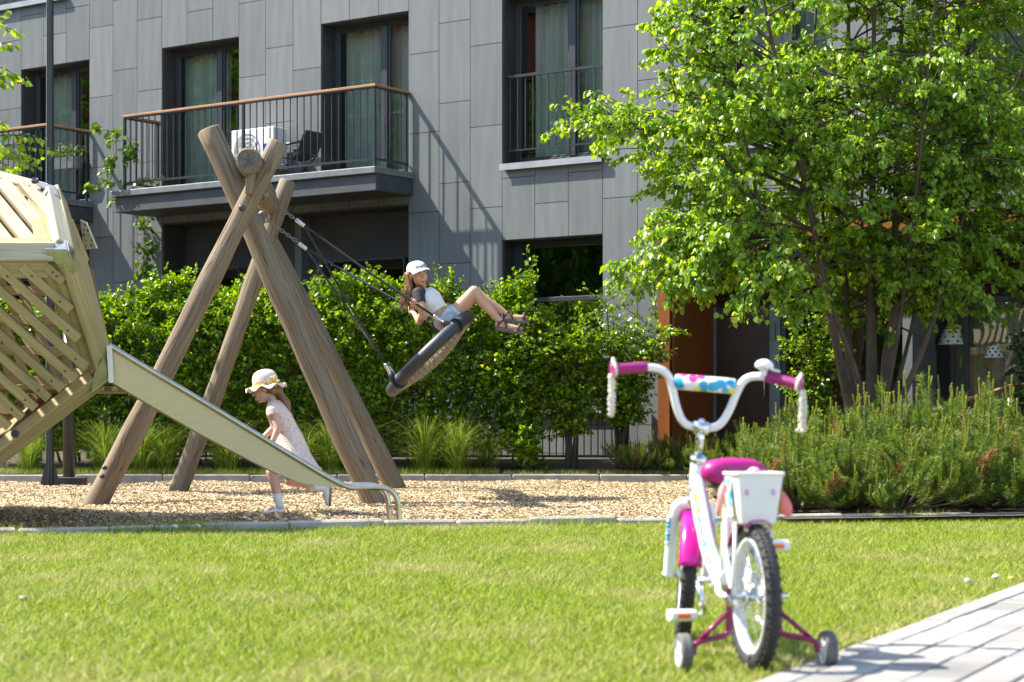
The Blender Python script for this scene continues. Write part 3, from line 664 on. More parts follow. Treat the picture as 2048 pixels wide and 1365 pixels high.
# radial cracks on the near beam end
g=MB(); d=(bA-bB).normalized(); x,y,_=frame(d)
for a in (.3,1.5,2.6,3.9,5.2):
    e=x*math.cos(a)+y*math.sin(a); q=x*math.cos(a+1.57)+y*math.sin(a+1.57); o_=bA+d*.0135
    g.poly([o_+q*.004,o_+e*.045+q*.006,o_+e*.085,o_+e*.045-q*.003,o_-q*.004])
obj('crack',g,M['bolt'],bm)
def bolt(c,n,r=.022,parent=sw,name='bolt'):
    g=MB(); n=V(n).normalized(); g.tube([c-n*.02,c,c+n*.007,c+n*.012],[r,r,r*.8,r*.35],16); return obj(name,g,M['bolt'],parent)
bolt(pt(483,416,16.40),(0,-1,0),.026); bolt(pt(208,936,16.43),(-.35,-1,.1),.019); bolt(pt(203,953,16.43),(-.35,-1,.1),.019)
# wedge blocks under the beam
g=MB(); p=pt(503,356,16.35); g.beam(p+V((0,0,.06)),p-V((0.02,0,.14)),.07,.09); obj('wedge',g,M['log'],sw,.01)
# ---------------------------------------------------------------- nest swing
SC=pt(860,708,17.6); Ra,Rt=.475,.058
sa=V((.7187,0,.695)); sb=V((0,1,0)); sn=V((-.695,0,.7187))
ns=thing('nest_swing','round black nest swing with rope net, hanging tilted in full swing from the log frame','swing',SC)
def ring(th,r=Ra,h=0): return SC+(sa*math.cos(th)+sb*math.sin(th))*r+sn*h
g=MB(); gap=.05; AN=[-46,46,138,222,314]
for k in range(4):
    g.torus(SC,sn,Ra,Rt,18,16,R(AN[k])+gap,R(AN[k+1])-gap,xd=sa)
o=obj('seat_ring',g,M['rubber'],ns,.012,seg=2)
g=MB(); g.torus(SC,sn,Ra,Rt*.55,60,8); obj('ring_core',g,M['bolt'],ns)
g=MB(); nn=9
def sagz(u,v): return -.085*max(0,1-(u*u+v*v)/(Ra*Ra))-.03
for i in range(-nn+1,nn):
    u=i/nn*Ra; h=math.sqrt(max(0,Ra*Ra-u*u))
    A=[(u,lerp(-h,h,t/14)) for t in range(15)]
    for P in ([SC+sa*a_+sb*b_+sn*sagz(a_,b_) for a_,b_ in A],[SC+sa*b_+sb*a_+sn*sagz(a_,b_) for a_,b_ in A]): g.tube(P,.009,6,False)
obj('net',g,M['net'],ns)
g=MB(); pad=[]
for i in range(15):
    t=i/14; u=lerp(-Ra*.75,Ra*.6,t); g_h=.30*math.sqrt(max(.05,1-(u/Ra)**2)); pad.append((u,g_h))
prev=None
for u,h in pad:
    a=g.add([SC+sa*u+sb*lerp(-h,h,k/8)+sn*(sagz(u,lerp(-h,h,k/8))*.4+.085) for k in range(9)])
    if prev is not None:
        for k in range(8): g.face((prev+k,a+k,a+k+1,prev+k+1),True)
    prev=a
o=obj('seat_pad',g,M['rubber'],ns); s_=o.modifiers.new('thick','SOLIDIFY'); s_.thickness=.015
def chainlinks(name,p0,p1,parent,n=11):
    g=MB(); d=(p1-p0); L=d.length/n; dn=d.normalized(); x,y,_=frame(dn)
    for i in range(n):
        c=p0+dn*(L*(i+.5)); ax=x if i%2 else y; sd=y if i%2 else x; P=[]
        for k in range(13):
            a=2*math.pi*k/12; P.append(c+dn*math.cos(a)*L*.78+sd*math.sin(a)*L*.42)
        g.tube(P,L*.15,6,False)
    return obj(name,g,M['chain'],parent)
def ferrule(p,d,parent):
    g=MB(); g.tube([p,p+d*.01,p+d*.085,p+d*.095],[.016,.019,.019,.015],14); return obj('ferrule',g,M['ferrule'],parent)
TH=R(53); TL=R(143)
for cz,top,fer,sgn in ((17.25,(527,393),(592,440),-1),(18.35,(531,437),(598,487),1)):
    p0=pt(*top,cz); p1=pt(*fer,cz); dn=(p1-p0).normalized()
    ch_=chainlinks('chain',p0,p1,ns)
    ferrule(p1,dn,ns); p2=p1+dn*.09
    g=MB(); g.torus(p0-dn*.02,(0,1,0),.05,.012,20,8); obj('shackle',g,M['chain'],ns)
    for th in (TH,TL):
        e=ring(sgn*th,Ra,Rt+.01); q=(p2-e).normalized(); fe=e+q*.13
        rp=MB(); mid=[p2.lerp(fe,t)+V((0,0,-.012*math.sin(math.pi*t))) for t in np.linspace(0,1,9)]; rp.tube(mid,.0105,8); obj('rope',rp,M['rope'],ns)
        ferrule(fe-q*.09,q,ns)
        g=MB(); g.tube([e-q*.02,e+q*.045],[.034,.026],12); g.torus(e-q*.03,(0,1,0),.03,.012,18,8); obj('rope_clamp',g,M['bolt'],ns)
NEARROPE=(pt(592,440,17.25),ring(-TH,Ra,Rt+.01)); FARROPE=(pt(598,487,18.35),ring(TH,Ra,Rt+.01))
# ---------------------------------------------------------------- slide
A_top,A_bot=V(pt(222,690,13.0)),None
sdir=V((.975,.22,0)).normalized(); sx=V((-sdir.y,sdir.x,0))       # across, away from camera
base=pt(222,690,13.0); base.z=0
def sp(px,py):
    """point of the slide's near side plane seen at that photo position"""
    dx=(px-CX)/FP; # solve base + s*sdir at x/z=dx
    s=(dx*base.y-base.x)/(sdir.x-dx*sdir.y); p=base+sdir*s; p.z=EYE-(py-HY)/FP*p.y; return p
sl_=thing('slide','narrow stainless steel slide running down from the timber play house to the grass','slide',sp(800,1050)*1); sl_.location.z=0
topc=[(218,691),(300,741),(400,800),(500,861),(600,922),(655,955),(690,972)]
botc=[(222,764),(300,810),(400,868),(500,921),(555,948),(600,966),(660,975),(700,977)]
Wd=.44
def side(off,name):
    g=MB(); T=[sp(*p)+sx*off for p in topc]; Bm=[sp(*p)+sx*off for p in botc]
    def samp(P,t):
        k=t*(len(P)-1); i=min(int(k),len(P)-2); return P[i].lerp(P[i+1],k-i)
    prev=None
    for i in range(41):
        t=i/40; a=g.add([samp(T,t),samp(Bm,t),samp(T,t)+sx*.006,samp(Bm,t)+sx*.006])
        if prev is not None: g.face((prev,prev+1,a+1,a)); g.face((prev+2,a+2,a+3,prev+3)); g.face((prev+1,prev+3,a+3,a+1))
        prev=a
    return obj(name,g,M['slide'],sl_)
side(0,'side_panel'); side(Wd,'side_panel')
g=MB(); prev=None
for p in botc:
    q=sp(*p)+V((0,0,.035)); a=g.add([q+sx*.006,q+sx*Wd,q+sx*.006-V((0,0,.006)),q+sx*Wd-V((0,0,.006))])
    if prev is not None: g.face((prev,a,a+1,prev+1)); g.face((prev+2,prev+3,a+3,a+2))
    prev=a
for k in(770,): pass
obj('sliding_surface',g,M['slide'],sl_)
railp=topc+[(705,977),(730,975),(755,974),(775,977),(788,986),(796,1002),(798,1025),(799,1056)]
def smoothp(P,n=3):
    for _ in range(n):
        Q=[P[0]]
        for a,b in zip(P,P[1:]): Q+= [a.lerp(b,.25),a.lerp(b,.75)]
        P=Q+[P[-1]]
    return P
for off in(0,Wd):
    g=MB(); P=smoothp([sp(*p)+sx*off for p in railp]); g.tube(P,.0195,12); obj('side_rail',g,M['sliderail'],sl_)
g=MB(); a=sp(798,1020); g.cyl(a,a+sx*Wd,.014,10); obj('crossbar',g,M['sliderail'],sl_)
g=MB(); a,b=sp(700,978),sp(775,980)
v=g.add([a,a+sx*Wd,b+sx*Wd,b,a-V((0,0,.006)),a+sx*Wd-V((0,0,.006)),b+sx*Wd-V((0,0,.006)),b-V((0,0,.006))]); g.face((v,v+1,v+2,v+3)); g.face((v+7,v+6,v+5,v+4)); obj('run_out',g,M['slide'],sl_)
g=MB(); p0,p1=sp(219,692),sp(223,766); g.beam(p0-sx*.012,p1-sx*.012,.035,.012,(0,1,0)); obj('end_flange',g,M['plate'],sl_)
# ---------------------------------------------------------------- timber play house (faceted)
ph=thing('play_house','big faceted climbing house of pale timber slats and beams, cut by the picture edge','play house',V((-3.9,14.2,0)))
def w(px,py,z): return pt(px,py,z)
Vt=dict(A=w(-330,262,13.75),B=w(108,378,13.45),C=w(133,503,12.6),D=w(-360,503,12.6),E=w(215,755,13.05),F=w(-115,1005,13.0),
        A2=w(-330,290,15.0),B2=w(132,425,14.8),C2=w(174,530,15.3),D2=w(-300,520,15.7),E2=w(217,722,15.0),F2=w(-80,960,15.2),G=w(-520,760,13.2),G2=w(-420,740,15.2))
PC=sum((p for p in Vt.values()),V((0,0,0)))/len(Vt)
def face_frame(names):
    P=[Vt[k] for k in names]; c=sum(P,V((0,0,0)))/len(P); n=V((0,0,0))
    for i in range(len(P)): n+=(P[i]-c).cross(P[(i+1)%len(P)]-c)
    n.normalize()
    if n.dot(c-PC)<0: n=-n
    return P,c,n
def clip_line(P2,o,d):
    """interval of o+t*d inside the convex 2-D polygon"""
    t0,t1=-99,99; k=len(P2); area=sum(P2[i][0]*P2[(i+1)%k][1]-P2[(i+1)%k][0]*P2[i][1] for i in range(k)); sg=1 if area>0 else -1
    for i in range(k):
        a,b=P2[i],P2[(i+1)%k]; e=(b[0]-a[0],b[1]-a[1]); nn=(-e[1]*sg,e[0]*sg)
        num=nn[0]*(a[0]-o[0])+nn[1]*(a[1]-o[1]); den=nn[0]*d[0]+nn[1]*d[1]
        if abs(den)<1e-9:
            if num>0: return None
            continue
        t=num/den
        if den>0: t0=max(t0,t)
        else: t1=min(t1,t)
    return (t0,t1) if t1>t0 else None
def slats(names,ang,step,sw_,th,inset,depth,name='slats',out=True,trim=.0,nails=True,mat='timber'):
    P,c,n=face_frame(names); x=(P[1]-P[0]).normalized(); y=n.cross(x); P2=[((p-c).dot(x),(p-c).dot(y)) for p in P]
    dx,dy=math.cos(ang),math.sin(ang); g=MB(); s=-4.0; k=0
    while s<4:
        r=clip_line(P2,(-dy*s,dx*s),(dx,dy))
        if r and r[1]-r[0]>.25:
            a=r[0]+inset; b=r[1]-inset; o=c+x*(-dy*s)+y*(dx*s)+n*(depth if out else -depth); dd=x*dx+y*dy
            p0=o+dd*a; p1=o+dd*b; g.beam(p0,p1,th,sw_,x*(-dy)+y*dx) if False else None
            xx=dd.cross(n); rot=Matrix((xx,n,dd)).transposed(); g.box((p0+p1)/2,(sw_,th,(p1-p0).length),rot)
            if nails:
                for q in (p0+dd*.09,p1-dd*.09):
                    g.mi=1; h=n if (V((0,0,EYE))-q).dot(n)>0 else -n; m0=q+h*(th/2+.0015); ex,ey,_=frame(h); g.poly([m0+ex*.008*math.cos(j*math.pi/3)+ey*.008*math.sin(j*math.pi/3) for j in range(6)]); g.mi=0
        s+=step; k+=1
    return obj(name,g,[M[mat],M['bolt']],ph,.004)
def beamE(a,b,w_=.125,h_=.10,inn=.05,ext=-.07,n=None):
    p,q=Vt[a],Vt[b]; d=(q-p).normalized(); m=(p+q)/2; up=(m-PC).normalized(); sh=-(up*inn)
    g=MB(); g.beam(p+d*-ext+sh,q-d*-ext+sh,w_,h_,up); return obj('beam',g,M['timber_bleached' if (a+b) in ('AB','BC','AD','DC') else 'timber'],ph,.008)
for a,b in ('AB','DC','BC','CE','FE','DF','DG','GF','AD'): beamE(a,b)
for a,b in (('A2','B2'),('B2','C2'),('C2','E2'),('D2','C2'),('F2','E2'),('D2','F2'),('B','B2'),('C2','E2'),('E','E2'),('F','F2'),('G','G2'),('A','A2'),('D2','G2'),('G2','F2')): beamE(a,b)
# second frame timbers inside each visible face edge, leaving the double-beam look
def inner_beam(names,i,off,w_=.11,h_=.06,dep=.02):
    P,c,n=face_frame(names); p,q=P[i],P[(i+1)%len(P)]; d=(q-p).normalized(); m=(p+q)/2; inw=(c-m); inw=(inw-d*inw.dot(d)).normalized()
    g=MB(); g.beam(p+inw*off+n*-dep+d*.12,q+inw*off-n*dep-d*.12,w_,h_,n); return obj('beam',g,M['timber'],ph,.006)
UP=('A','B','C','D'); LO=('D','C','E','F'); RI=('B','B2','C2','E2','E','C')
for i in (0,1,2): inner_beam(UP,i,.13,dep=.035)
for i in (0,1): inner_beam(LO,i,.125)
def ang_of(names,p,q):
    """in-face angle of a line seen from photo point p to q"""
    P,c,n=face_frame(names); x=(P[1]-P[0]).normalized(); y=n.cross(x); O=V((0,0,EYE))
    def hit(a):
        d=V(((a[0]-CX)/FP,1,-(a[1]-HY)/FP)); t=(c-O).dot(n)/d.dot(n); return O+d*t
    v=hit(q)-hit(p); return math.atan2(v.dot(y),v.dot(x))
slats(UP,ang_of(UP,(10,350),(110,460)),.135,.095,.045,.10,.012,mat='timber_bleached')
slats(LO,ang_of(LO,(5,540),(150,665)),.112,.056,.042,.13,.018)
slats(('D2','C2','E2','F2'),1.05,.115,.055,.035,.1,-.02,out=True,nails=False)
slats(('D2','C2','E2','F2'),.0,.24,.07,.035,.1,.03,out=False,nails=False)
slats(('E','F','F2','E2'),0,.24,.09,.035,.06,-.02,nails=False)
slats(('G','D','F'),.9,.2,.09,.04,.1,.0,nails=False)
slats(('A','D','G'),.5,.16,.09,.04,.1,0,nails=False)
slats(('A','G','G2','A2'),.6,.15,.09,.04,.06,0,nails=False)
slats(('A2','D2','G2'),.5,.16,.09,.04,.1,0,nails=False)
slats(('G','F','F2','G2'),.6,.15,.09,.04,.06,0,nails=False)
slats(('A2','B2','C2','D2'),.9,.14,.09,.04,.1,0,nails=False)
slats(('A','B','B2','A2'),1.57,.16,.09,.04,.06,0,nails=False)
# closed plank side that carries the slide
P,c,n=face_frame(('B','C','E'))
O=[Vt['B'],Vt['C'],Vt['E'],Vt['E2'],Vt['C2'],Vt['B2']]
for k in range(6):
    g=MB(); t0,t1=k/6*.5+.03,(k+1)/6*.5+.02
    a,b=(Vt['C'].lerp(Vt['C2'],t0),Vt['C'].lerp(Vt['C2'],t1)); e,f=(Vt['E'].lerp(Vt['E2'],t0),Vt['E'].lerp(Vt['E2'],t1))
    m0=(a+b)/2; m1=(e+f)/2; g.beam(m0+V((.03,0,.02)),m1+V((.03,0,.05)),.035,(b-a).length*.94,(0,1,0)) if False else g.beam(m0+V((.03,0,0)),m1+V((.02,0,.0)),(b-a).length*.94,.04,V((1,0,.3))); obj('plank',g,M['timber'],ph,.004)
    if k<5:
        a,b=(Vt['B'].lerp(Vt['B2'],t0),Vt['B'].lerp(Vt['B2'],t1)); e,f=(Vt['C'].lerp(Vt['C2'],t0),Vt['C'].lerp(Vt['C2'],t1)); g=MB(); g.beam((a+b)/2+V((.02,0,.0)),(e+f)/2+V((.03,0,0)),(b-a).length*.94,.04,V((1,0,.3))); obj('plank',g,M['timber'],ph,.004)
g=MB()
for k in range(9): y=13.15+k*.215; g.bx(-5.3,-2.78-.05*abs(k-4),y,y+.2,.93,.965)
obj('floor_boards',g,M['timber'],ph,.004)
# steel joint plates and bolts
def plate(c,u,v,su,sv,nrm):
    g=MB(); u=V(u).normalized(); nrm=V(nrm).normalized(); v=nrm.cross(u); g.box(c,(su,sv,.008),Matrix((u,v,nrm)).transposed()); return obj('joint_plate',g,M['plate'],ph,.002)
up_=lambda k:(Vt[k]-PC).normalized()
for k,d in (('B',V((-.8,.1,.3))),('C',V((-1,0,0))),('E',V((-.8,0,.6))),('F',V((.8,0,.6)))):
    g=MB(); c=Vt[k]+up_(k)*.012; nb=dict(B=('A','C','B2'),C=('D','B','E','C2'),E=('C','F','E2'),F=('D','E','F2','G'))[k]
    for a in nb:
        pa=Vt[a]; d=(pa-Vt[k]).normalized()
        for b in nb:
            if b>a:
                e=(Vt[b]-Vt[k]).normalized(); q=d.cross(e)
                if q.length<.2: continue
                q.normalize(); q=q if q.dot(up_(k))>0 else -q
                v=g.add([c+q*.012,c+d*.15+q*.012,c+(d+e)*.09+q*.012,c+e*.15+q*.012,c,c+d*.15,c+(d+e)*.09,c+e*.15]); g.face((v,v+1,v+2,v+3)); g.face((v+7,v+6,v+5,v+4))
                for i in range(4): g.face((v+i,v+4+i,v+4+(i+1)%4,v+(i+1)%4))
    obj('joint_plate',g,M['plate'],ph)
for px,py,names,off in ((70,362,UP,.055),(138,565,LO,.055),(30,868,LO,.06),(-40,345,UP,.05)):
    P,c,n=face_frame(names); O=V((0,0,EYE)); d=V(((px-CX)/FP,1,-(py-HY)/FP)); t=(c+n*off-O).dot(n)/d.dot(n); q=O+d*t
    g=MB(); g.tube([q-n*.01,q+n*.008],[.026,.026],16); g.torus(q+n*.008,n,.02,.006,18,6); obj('bolt',g,M['bolt'],ph)
# perforated climbing plate sticking out at the right
g=MB(); pa=[w(160,440,13.6),w(172,446,13.55),w(193,497,13.5),w(168,500,13.6)]
M['perf']=pm('cream_perforated_sheet',(.60,.55,.36),(.55,.50,.32),scale=8,rough=.5)
nrm=(pa[1]-pa[0]).cross(pa[3]-pa[0]).normalized(); nrm=nrm if nrm.y<0 else -nrm
b=g.add(pa+[p-nrm*.012 for p in pa]); g.face((b,b+1,b+2,b+3)); g.face((b+7,b+6,b+5,b+4))
for i in range(4): g.face((b+i,b+4+i,b+4+(i+1)%4,b+(i+1)%4))
g.mi=1
for i in range(5):
    for j in range(2):
        u_,v_=.25+.5*j+(.1 if i%2 else -.05),.12+.19*i; q=pa[0].lerp(pa[1],u_).lerp(pa[3].lerp(pa[2],u_),v_)+nrm*.002; ex,ey,_=frame(nrm); rr=.006+.003*((i+j)%3); g.poly([q+ex*rr*math.cos(k*.785)+ey*rr*math.sin(k*.785) for k in range(8)])
obj('perforated_plate',g,[M['perf'],M['bolt']],ph)
# ---------------------------------------------------------------- vegetation
M['bark']=pm('smooth_bark',(.115,.085,.058),(.06,.045,.03),scale=9,rough=.85,bump=.5,bscale=40,stretch=(1,1,.35))
M['twig']=pm('dark_twig',(.045,.033,.024),(.07,.05,.035),scale=20,rough=.85)
M['lime_leaf']=leafmat('lime_leaf',[(.095,.20,.016),(.15,.28,.022),(.235,.37,.035),(.38,.48,.07)],.5,.33,.55)
M['hedge_leaf']=leafmat('hedge_leaf',[(.06,.15,.008),(.10,.21,.010),(.17,.29,.012),(.30,.40,.02)],.45,.27,.65)
M['dark_leaf']=leafmat('dark_bush_leaf',[(.022,.06,.012),(.035,.085,.016),(.055,.11,.022)],.25,.35,.5)
M['vine_leaf']=leafmat('vine_leaf',[(.06,.14,.015),(.10,.20,.02),(.17,.25,.03)],.4,.35,.5)
class Tree:
    def __init__(s): s.wood=MB(); s.P=[]; s.out=[]
    def limb(s,P,r0,r1,n=7,e=1.):
        s.wood.tube(P,[lerp(r0,r1,(i/(len(P)-1))**e) for i in range(len(P))],n,False)
    def twig(s,p,d,L,nl,droop=.5,rad=.006):
        P=[p]; q=p.copy(); dd=d.normalized(); k=5
        for i in range(k):
            dd=(dd+V((random.gauss(0,.12),random.gauss(0,.12),-droop*.16+random.gauss(0,.06)))).normalized(); q=q+dd*(L/k); P.append(q.copy())
        s.wood.tube(P,[lerp(rad,.0025,i/k) for i in range(k+1)],4,False)
        for i in range(nl):
            t=(.1+.9*random.random()**.8)*k; j=min(int(t),k-1); b=P[j].lerp(P[j+1],t-j); o=V((random.gauss(0,1),random.gauss(0,1),random.gauss(-.15,.6))).normalized()
            s.P.append(b+o*random.uniform(.005,.05)); s.out.append(dd*.7+o*.8)
def bez(p0,p1,p2,n=9): return [p0*(1-t)**2+p1*2*t*(1-t)+p2*t*t for t in np.linspace(0,1,n)]
def sample(P,t):
    k=t*(len(P)-1); i=min(int(k),len(P)-2); return P[i].lerp(P[i+1],k-i)
# multi-stemmed lime tree in front of the entrance
tz=19.2; tb=pt(1745,845,tz); tb.z=.12
tree=thing('lime_tree','large multi-stemmed tree with drooping bright green heart-shaped leaves in front of the entrance','tree',tb)
T=Tree()
stems=[[(1708,858,19.0),(1662,640,18.9),(1610,360,18.6),(1550,120,18.3),(1500,-140,18.2)],
 [(1714,858,19.3),(1690,640,19.4),(1688,400,19.5),(1700,150,19.5),(1690,-240,19.5)],
 [(1745,866,19.2),(1742,650,19.3),(1745,450,19.1),(1745,200,18.9),(1755,-320,18.7)],
 [(1755,866,19.1),(1792,650,19.1),(1790,400,19.2),(1800,100,19.5),(1822,-280,19.8)],
 [(1762,866,19.4),(1775,640,19.9),(1850,430,20.1),(1920,200,20.2),(1965,-140,20.3)],
 [(1772,866,19.0),(1852,690,18.9),(1895,540,18.8),(1958,330,18.5),(2070,80,18.3)],
 [(1735,866,19.0),(1720,760,18.8),(1640,560,18.4),(1530,420,18.0),(1420,320,17.8)]]
stems+=[[(1750,866,19.6),(1735,640,20.0),(1720,420,20.3),(1735,180,20.5),(1730,-150,20.6)],[(1760,866,18.9),(1800,650,18.7),(1830,420,18.4),(1850,200,18.2),(1880,-100,18.1)],[(1716,860,19.2),(1655,600,19.3),(1645,400,19.3),(1620,200,19.4),(1640,-100,19.5)],[(1768,866,19.2),(1830,640,19.4),(1855,450,19.3),(1870,200,19.2),(1900,-80,19.2)]]
rads=[.062,.065,.085,.07,.055,.045,.05,.03,.028,.028,.026]; SP=[]
for st,r in zip(stems,rads):
    P=smoothp([pt(*q) for q in st],2); SP.append(P); T.limb(P,r,.010,10,.62)
trunk=obj('trunk',T.wood,M['bark'],tree); T.wood=MB()
CC=V((3.55,19.2,3.9))
def inside(p): 
    q=p-CC; zz=q.z/(2.35 if q.z<0 else 3.6); wx=2.75-.25*max(0,q.z); return (q.x/wx)**2+(q.y/1.9)**2+zz*zz<1.0
def limb_to(p0,tip,twn,nl,r=.022):
    mid=(p0+tip)/2; L=(tip-p0).length; mid.z+=.16*L; P=bez(p0,mid,tip,10); T.limb(P,r,.005,6)
    for i in range(twn):
        t=.22+.78*random.random()**.75; b=sample(P,t); d=(tip-p0).normalized(); d=(d*.7+V((random.gauss(0,.6),random.gauss(0,.6),random.gauss(.05,.35)))).normalized()
        T.twig(b,d,random.uniform(.22,.55)*min(1,.55+L*.3),int(nl*random.uniform(.7,1.3)),.6)
    T.twig(tip,(tip-P[-2]),.25,nl,.7)
# limbs that make the outline on the left
tips=[(1132,246,18.6,1560,380),(1160,232,18.8,1560,330),(1230,258,18.5,1560,360),(1285,55,18.6,1600,250),(1300,105,18.9,1600,280),(1290,180,19.1,1610,330),(1310,20,18.4,1560,150),(1390,-10,18.6,1550,100),(1285,330,18.3,1560,430),(1275,375,18.7,1580,450),(1300,425,18.4,1560,430),(1268,455,18.2,1530,450),(1330,470,18.0,1560,470),(1225,520,17.9,1540,470),(1222,585,18.0,1540,500),(1265,545,17.9,1540,480),(1310,600,17.7,1560,500),(1385,615,17.7,1600,520),(1440,600,18.2,1620,520),(1490,625,17.6,1640,540),(1400,520,17.6,1580,470),(1340,540,18.3,1560,470),(1370,250,17.9,1600,330),(1400,150,17.8,1600,260),(1420,350,17.6,1620,420),(1460,450,17.5,1660,500),(1480,240,17.6,1620,330),(1330,330,19.6,1600,400),(1560,560,17.6,1690,560),(1600,640,18.0,1700,600),(1545,520,17.4,1690,480)]
for x,y,z,sx_,sy in tips:
    o_=SP[0] if sx_<1620 else SP[2]; p0=min(SP[0]+SP[6]+SP[1],key=lambda q:(q-pt(sx_,sy,z)).length); limb_to(p0,pt(x+(40 if x<1340 and x>1165 else 0),y-(34 if y>580 else 0),z),17,26)
cnt=0
while cnt<275:
    P=random.choice(SP[:6]+SP[7:]); t=random.uniform(.30,.98); p0=sample(P,t); az=random.uniform(0,2*math.pi); L=random.uniform(.8,2.4)
    tip=p0+V((math.cos(az)*L,math.sin(az)*L*.8,random.uniform(-.15,.55)*L*.7))
    if not inside(tip) or tip.z<1.7: continue
    if tip.x<2.7 and tip.z<2.35: continue
    limb_to(p0,tip,9,26,.012); cnt+=1
obj('branch',T.wood,M['twig'],tree)
def leafobj(name,T,size,mat,droop,parent,**k):
    me=leaves(name,np.array([tuple(p) for p in T.P]),size,mat,droop,out=np.array([tuple(p) for p in T.out]),**k); me.transform(Matrix.Translation(-wloc(parent))); return link(name,me,parent)
leafobj('crown',T,.060,M['lime_leaf'],.75,tree,jit=.45,updir=.75)
print('lime leaves',len(T.P))
# tree reaching in from the left edge
tb=V((-6.6,19.6,.1)); t2=thing('leafy_tree','tree whose leafy twigs reach into the picture at the upper left edge','tree',tb); T=Tree()
P=smoothp([tb,tb+V((.1,0,1.6)),tb+V((.25,.1,3.2)),tb+V((.3,.1,5.0))],2); T.limb(P,.07,.02,9); obj('trunk',T.wood,M['bark'],t2); T.wood=MB()
for x,y,z,n_ in ((30,300,19.2,10),(50,320,19.4,8),(5,290,19.0,10),(62,270,19.5,4),(22,135,19.3,6),(35,148,19.5,4),(8,85,19.4,6),(18,50,19.5,3),(-60,330,19.2,10),(-80,200,19.3,10),(-100,80,19.3,10),(-90,400,19.3,10),(-200,150,19.0,10),(-330,250,19.6,10),(-300,60,20.2,10),(-150,0,19.4,8)):
    tip=pt(x-24,y,z); p0=min(P,key=lambda q:abs(q.z-tip.z+.35)); limb_to(p0,tip,n_,13,.014)
obj('branch',T.wood,M['twig'],t2); leafobj('crown',T,.075,M['lime_leaf'],.6,t2,jit=.5,updir=.7)
# ---- hedge: one clipped-looking but shaggy row, plus three looser shrubs with visible stems
def hedge_points(x0,x1,topf,n,yf=23.0,dep=.9,z0=.35,lump=.12):
    x=rng.uniform(x0,x1,n); t=rng.random(n); top=np.array([topf(a) for a in x])
    face=rng.random(n); 
    z=z0+(top-z0)*rng.random(n)**.8; lm=lump*(np.sin(x*4.1+1.7*np.sin(z*3.3))*np.sin(z*4.7+x*1.9)+.6*np.sin(x*9.3+z*7.7)*np.sin(z*8.1-x*3.))
    dpt=rng.exponential(.12,n); hz=(z-z0)/(top-z0); bulge=.30*np.clip(hz-.72,0,1)**2*6
    y=yf+bulge+.18*(hz<.25)*(.25-hz)*4+lm+dpt
    tp=face<.28; z=np.where(tp,top+.10*np.sin(x*5.3)*np.sin(x*2.1+2)-rng.exponential(.10,n)+rng.normal(0,.03,n),z); y=np.where(tp,yf+.25+rng.random(n)*dep,y)
    ends=(rng.random(n)<.05)
    return np.stack([x,np.minimum(y,yf+dep+.2),z],1)
def top_of_hedge(x): return 2.28+.10*math.sin(x*2.7)+.07*math.sin(x*6.1+1)-.10*max(0,-3.6-x)
hd=thing('hedge','long dense green hedge of small glossy leaves behind the kerb and swing','hedge',V((-2.2,23.3,.2)))
Pp=hedge_points(-6.4,.25,top_of_hedge,92000)
# shoots sticking out of the top
sh=[]; T=Tree()
for i in range(170):
    x=random.uniform(-4.9,.3); y=random.uniform(23.05,23.6); z=top_of_hedge(x)-.08; T.twig(V((x,y,z)),V((random.gauss(0,.25),random.gauss(-.15,.25),1)),random.uniform(.12,.32),15,-.05,.004)
for px in (625,890,900,1060): 
    x=(px-CX)/FP*23.1
    for _ in range(3): T.twig(V((x+random.gauss(0,.05),23.05,top_of_hedge(x)-.1)),V((random.gauss(0,.12),-.1,1)),random.uniform(.35,.5),18,-.05,.004)
for i in range(800):
    x=random.uniform(-5.6,.2); z=random.uniform(.7,2.1); T.twig(V((x,23.0,z)),V((random.gauss(0,.5),-1,random.gauss(.5,.3))),random.uniform(.15,.3),13,.1,.003)
Pp=np.concatenate([Pp,np.array([tuple(p) for p in T.P])])
o_=np.zeros((len(Pp),3)); o_[:,1]=-.55; o_[:,2]=.35; 
me=leaves('foliage',Pp,.056,M['hedge_leaf'],.05,out=o_,jit=.75,updir=.6,width=.36); me.transform(Matrix.Translation(-wloc(hd))); link('foliage',me,hd)
for i in range(60):
    x=random.uniform(-6.2,.1); y=random.uniform(23.2,23.7); z=.15; P=[V((x,y,z))]
    for k in range(5): P.append(P[-1]+V((random.gauss(0,.06),random.gauss(-.02,.05),.38)))
    T.wood.tube(P,[.016,.014,.012,.009,.006,.003],6,False)
obj('stems',T.wood,M['twig'],hd)
def shrub(name,label,x,y,h,w_,n,base_gap,group=None,mat='hedge_leaf',size=.055,stems=5,depth=.5,seed=0,airy=.5):
    c=V((x,y,.13)); t=thing(name,label,'shrub',c,group); T=Tree()
    for i in range(stems):
        a=random.uniform(0,6.28); r=random.uniform(.15,1)*w_*.7; tip=c+V((math.cos(a)*r,math.sin(a)*r*depth,h*random.uniform(.6,.95))); p0=c+V((random.gauss(0,.03),random.gauss(0,.03),0)); P=bez(p0,V((lerp(p0.x,tip.x,.2),lerp(p0.y,tip.y,.2),h*.5)),tip,8); T.limb(P,.022 if i else .032,.006,7)
        for k in range(max(3,n//(stems*16))):
            q=sample(P,random.uniform(base_gap,1)); aa=random.uniform(0,6.28); T.twig(q,V((math.cos(aa),math.sin(aa)*.9-.15,random.uniform(0,.9))),random.uniform(.2,.55)*w_,14,.25,.005)
    obj('stem',T.wood,M['twig'],t); leafobj('foliage',T,size,M[mat],.1,t,jit=.6,updir=.6,width=.36); return t
shrub('shrub','leafy shrub at the right end of the hedge, under the feet of the swinging child',.12,23.0,2.0,.66,8500,.18,stems=11,depth=.7)
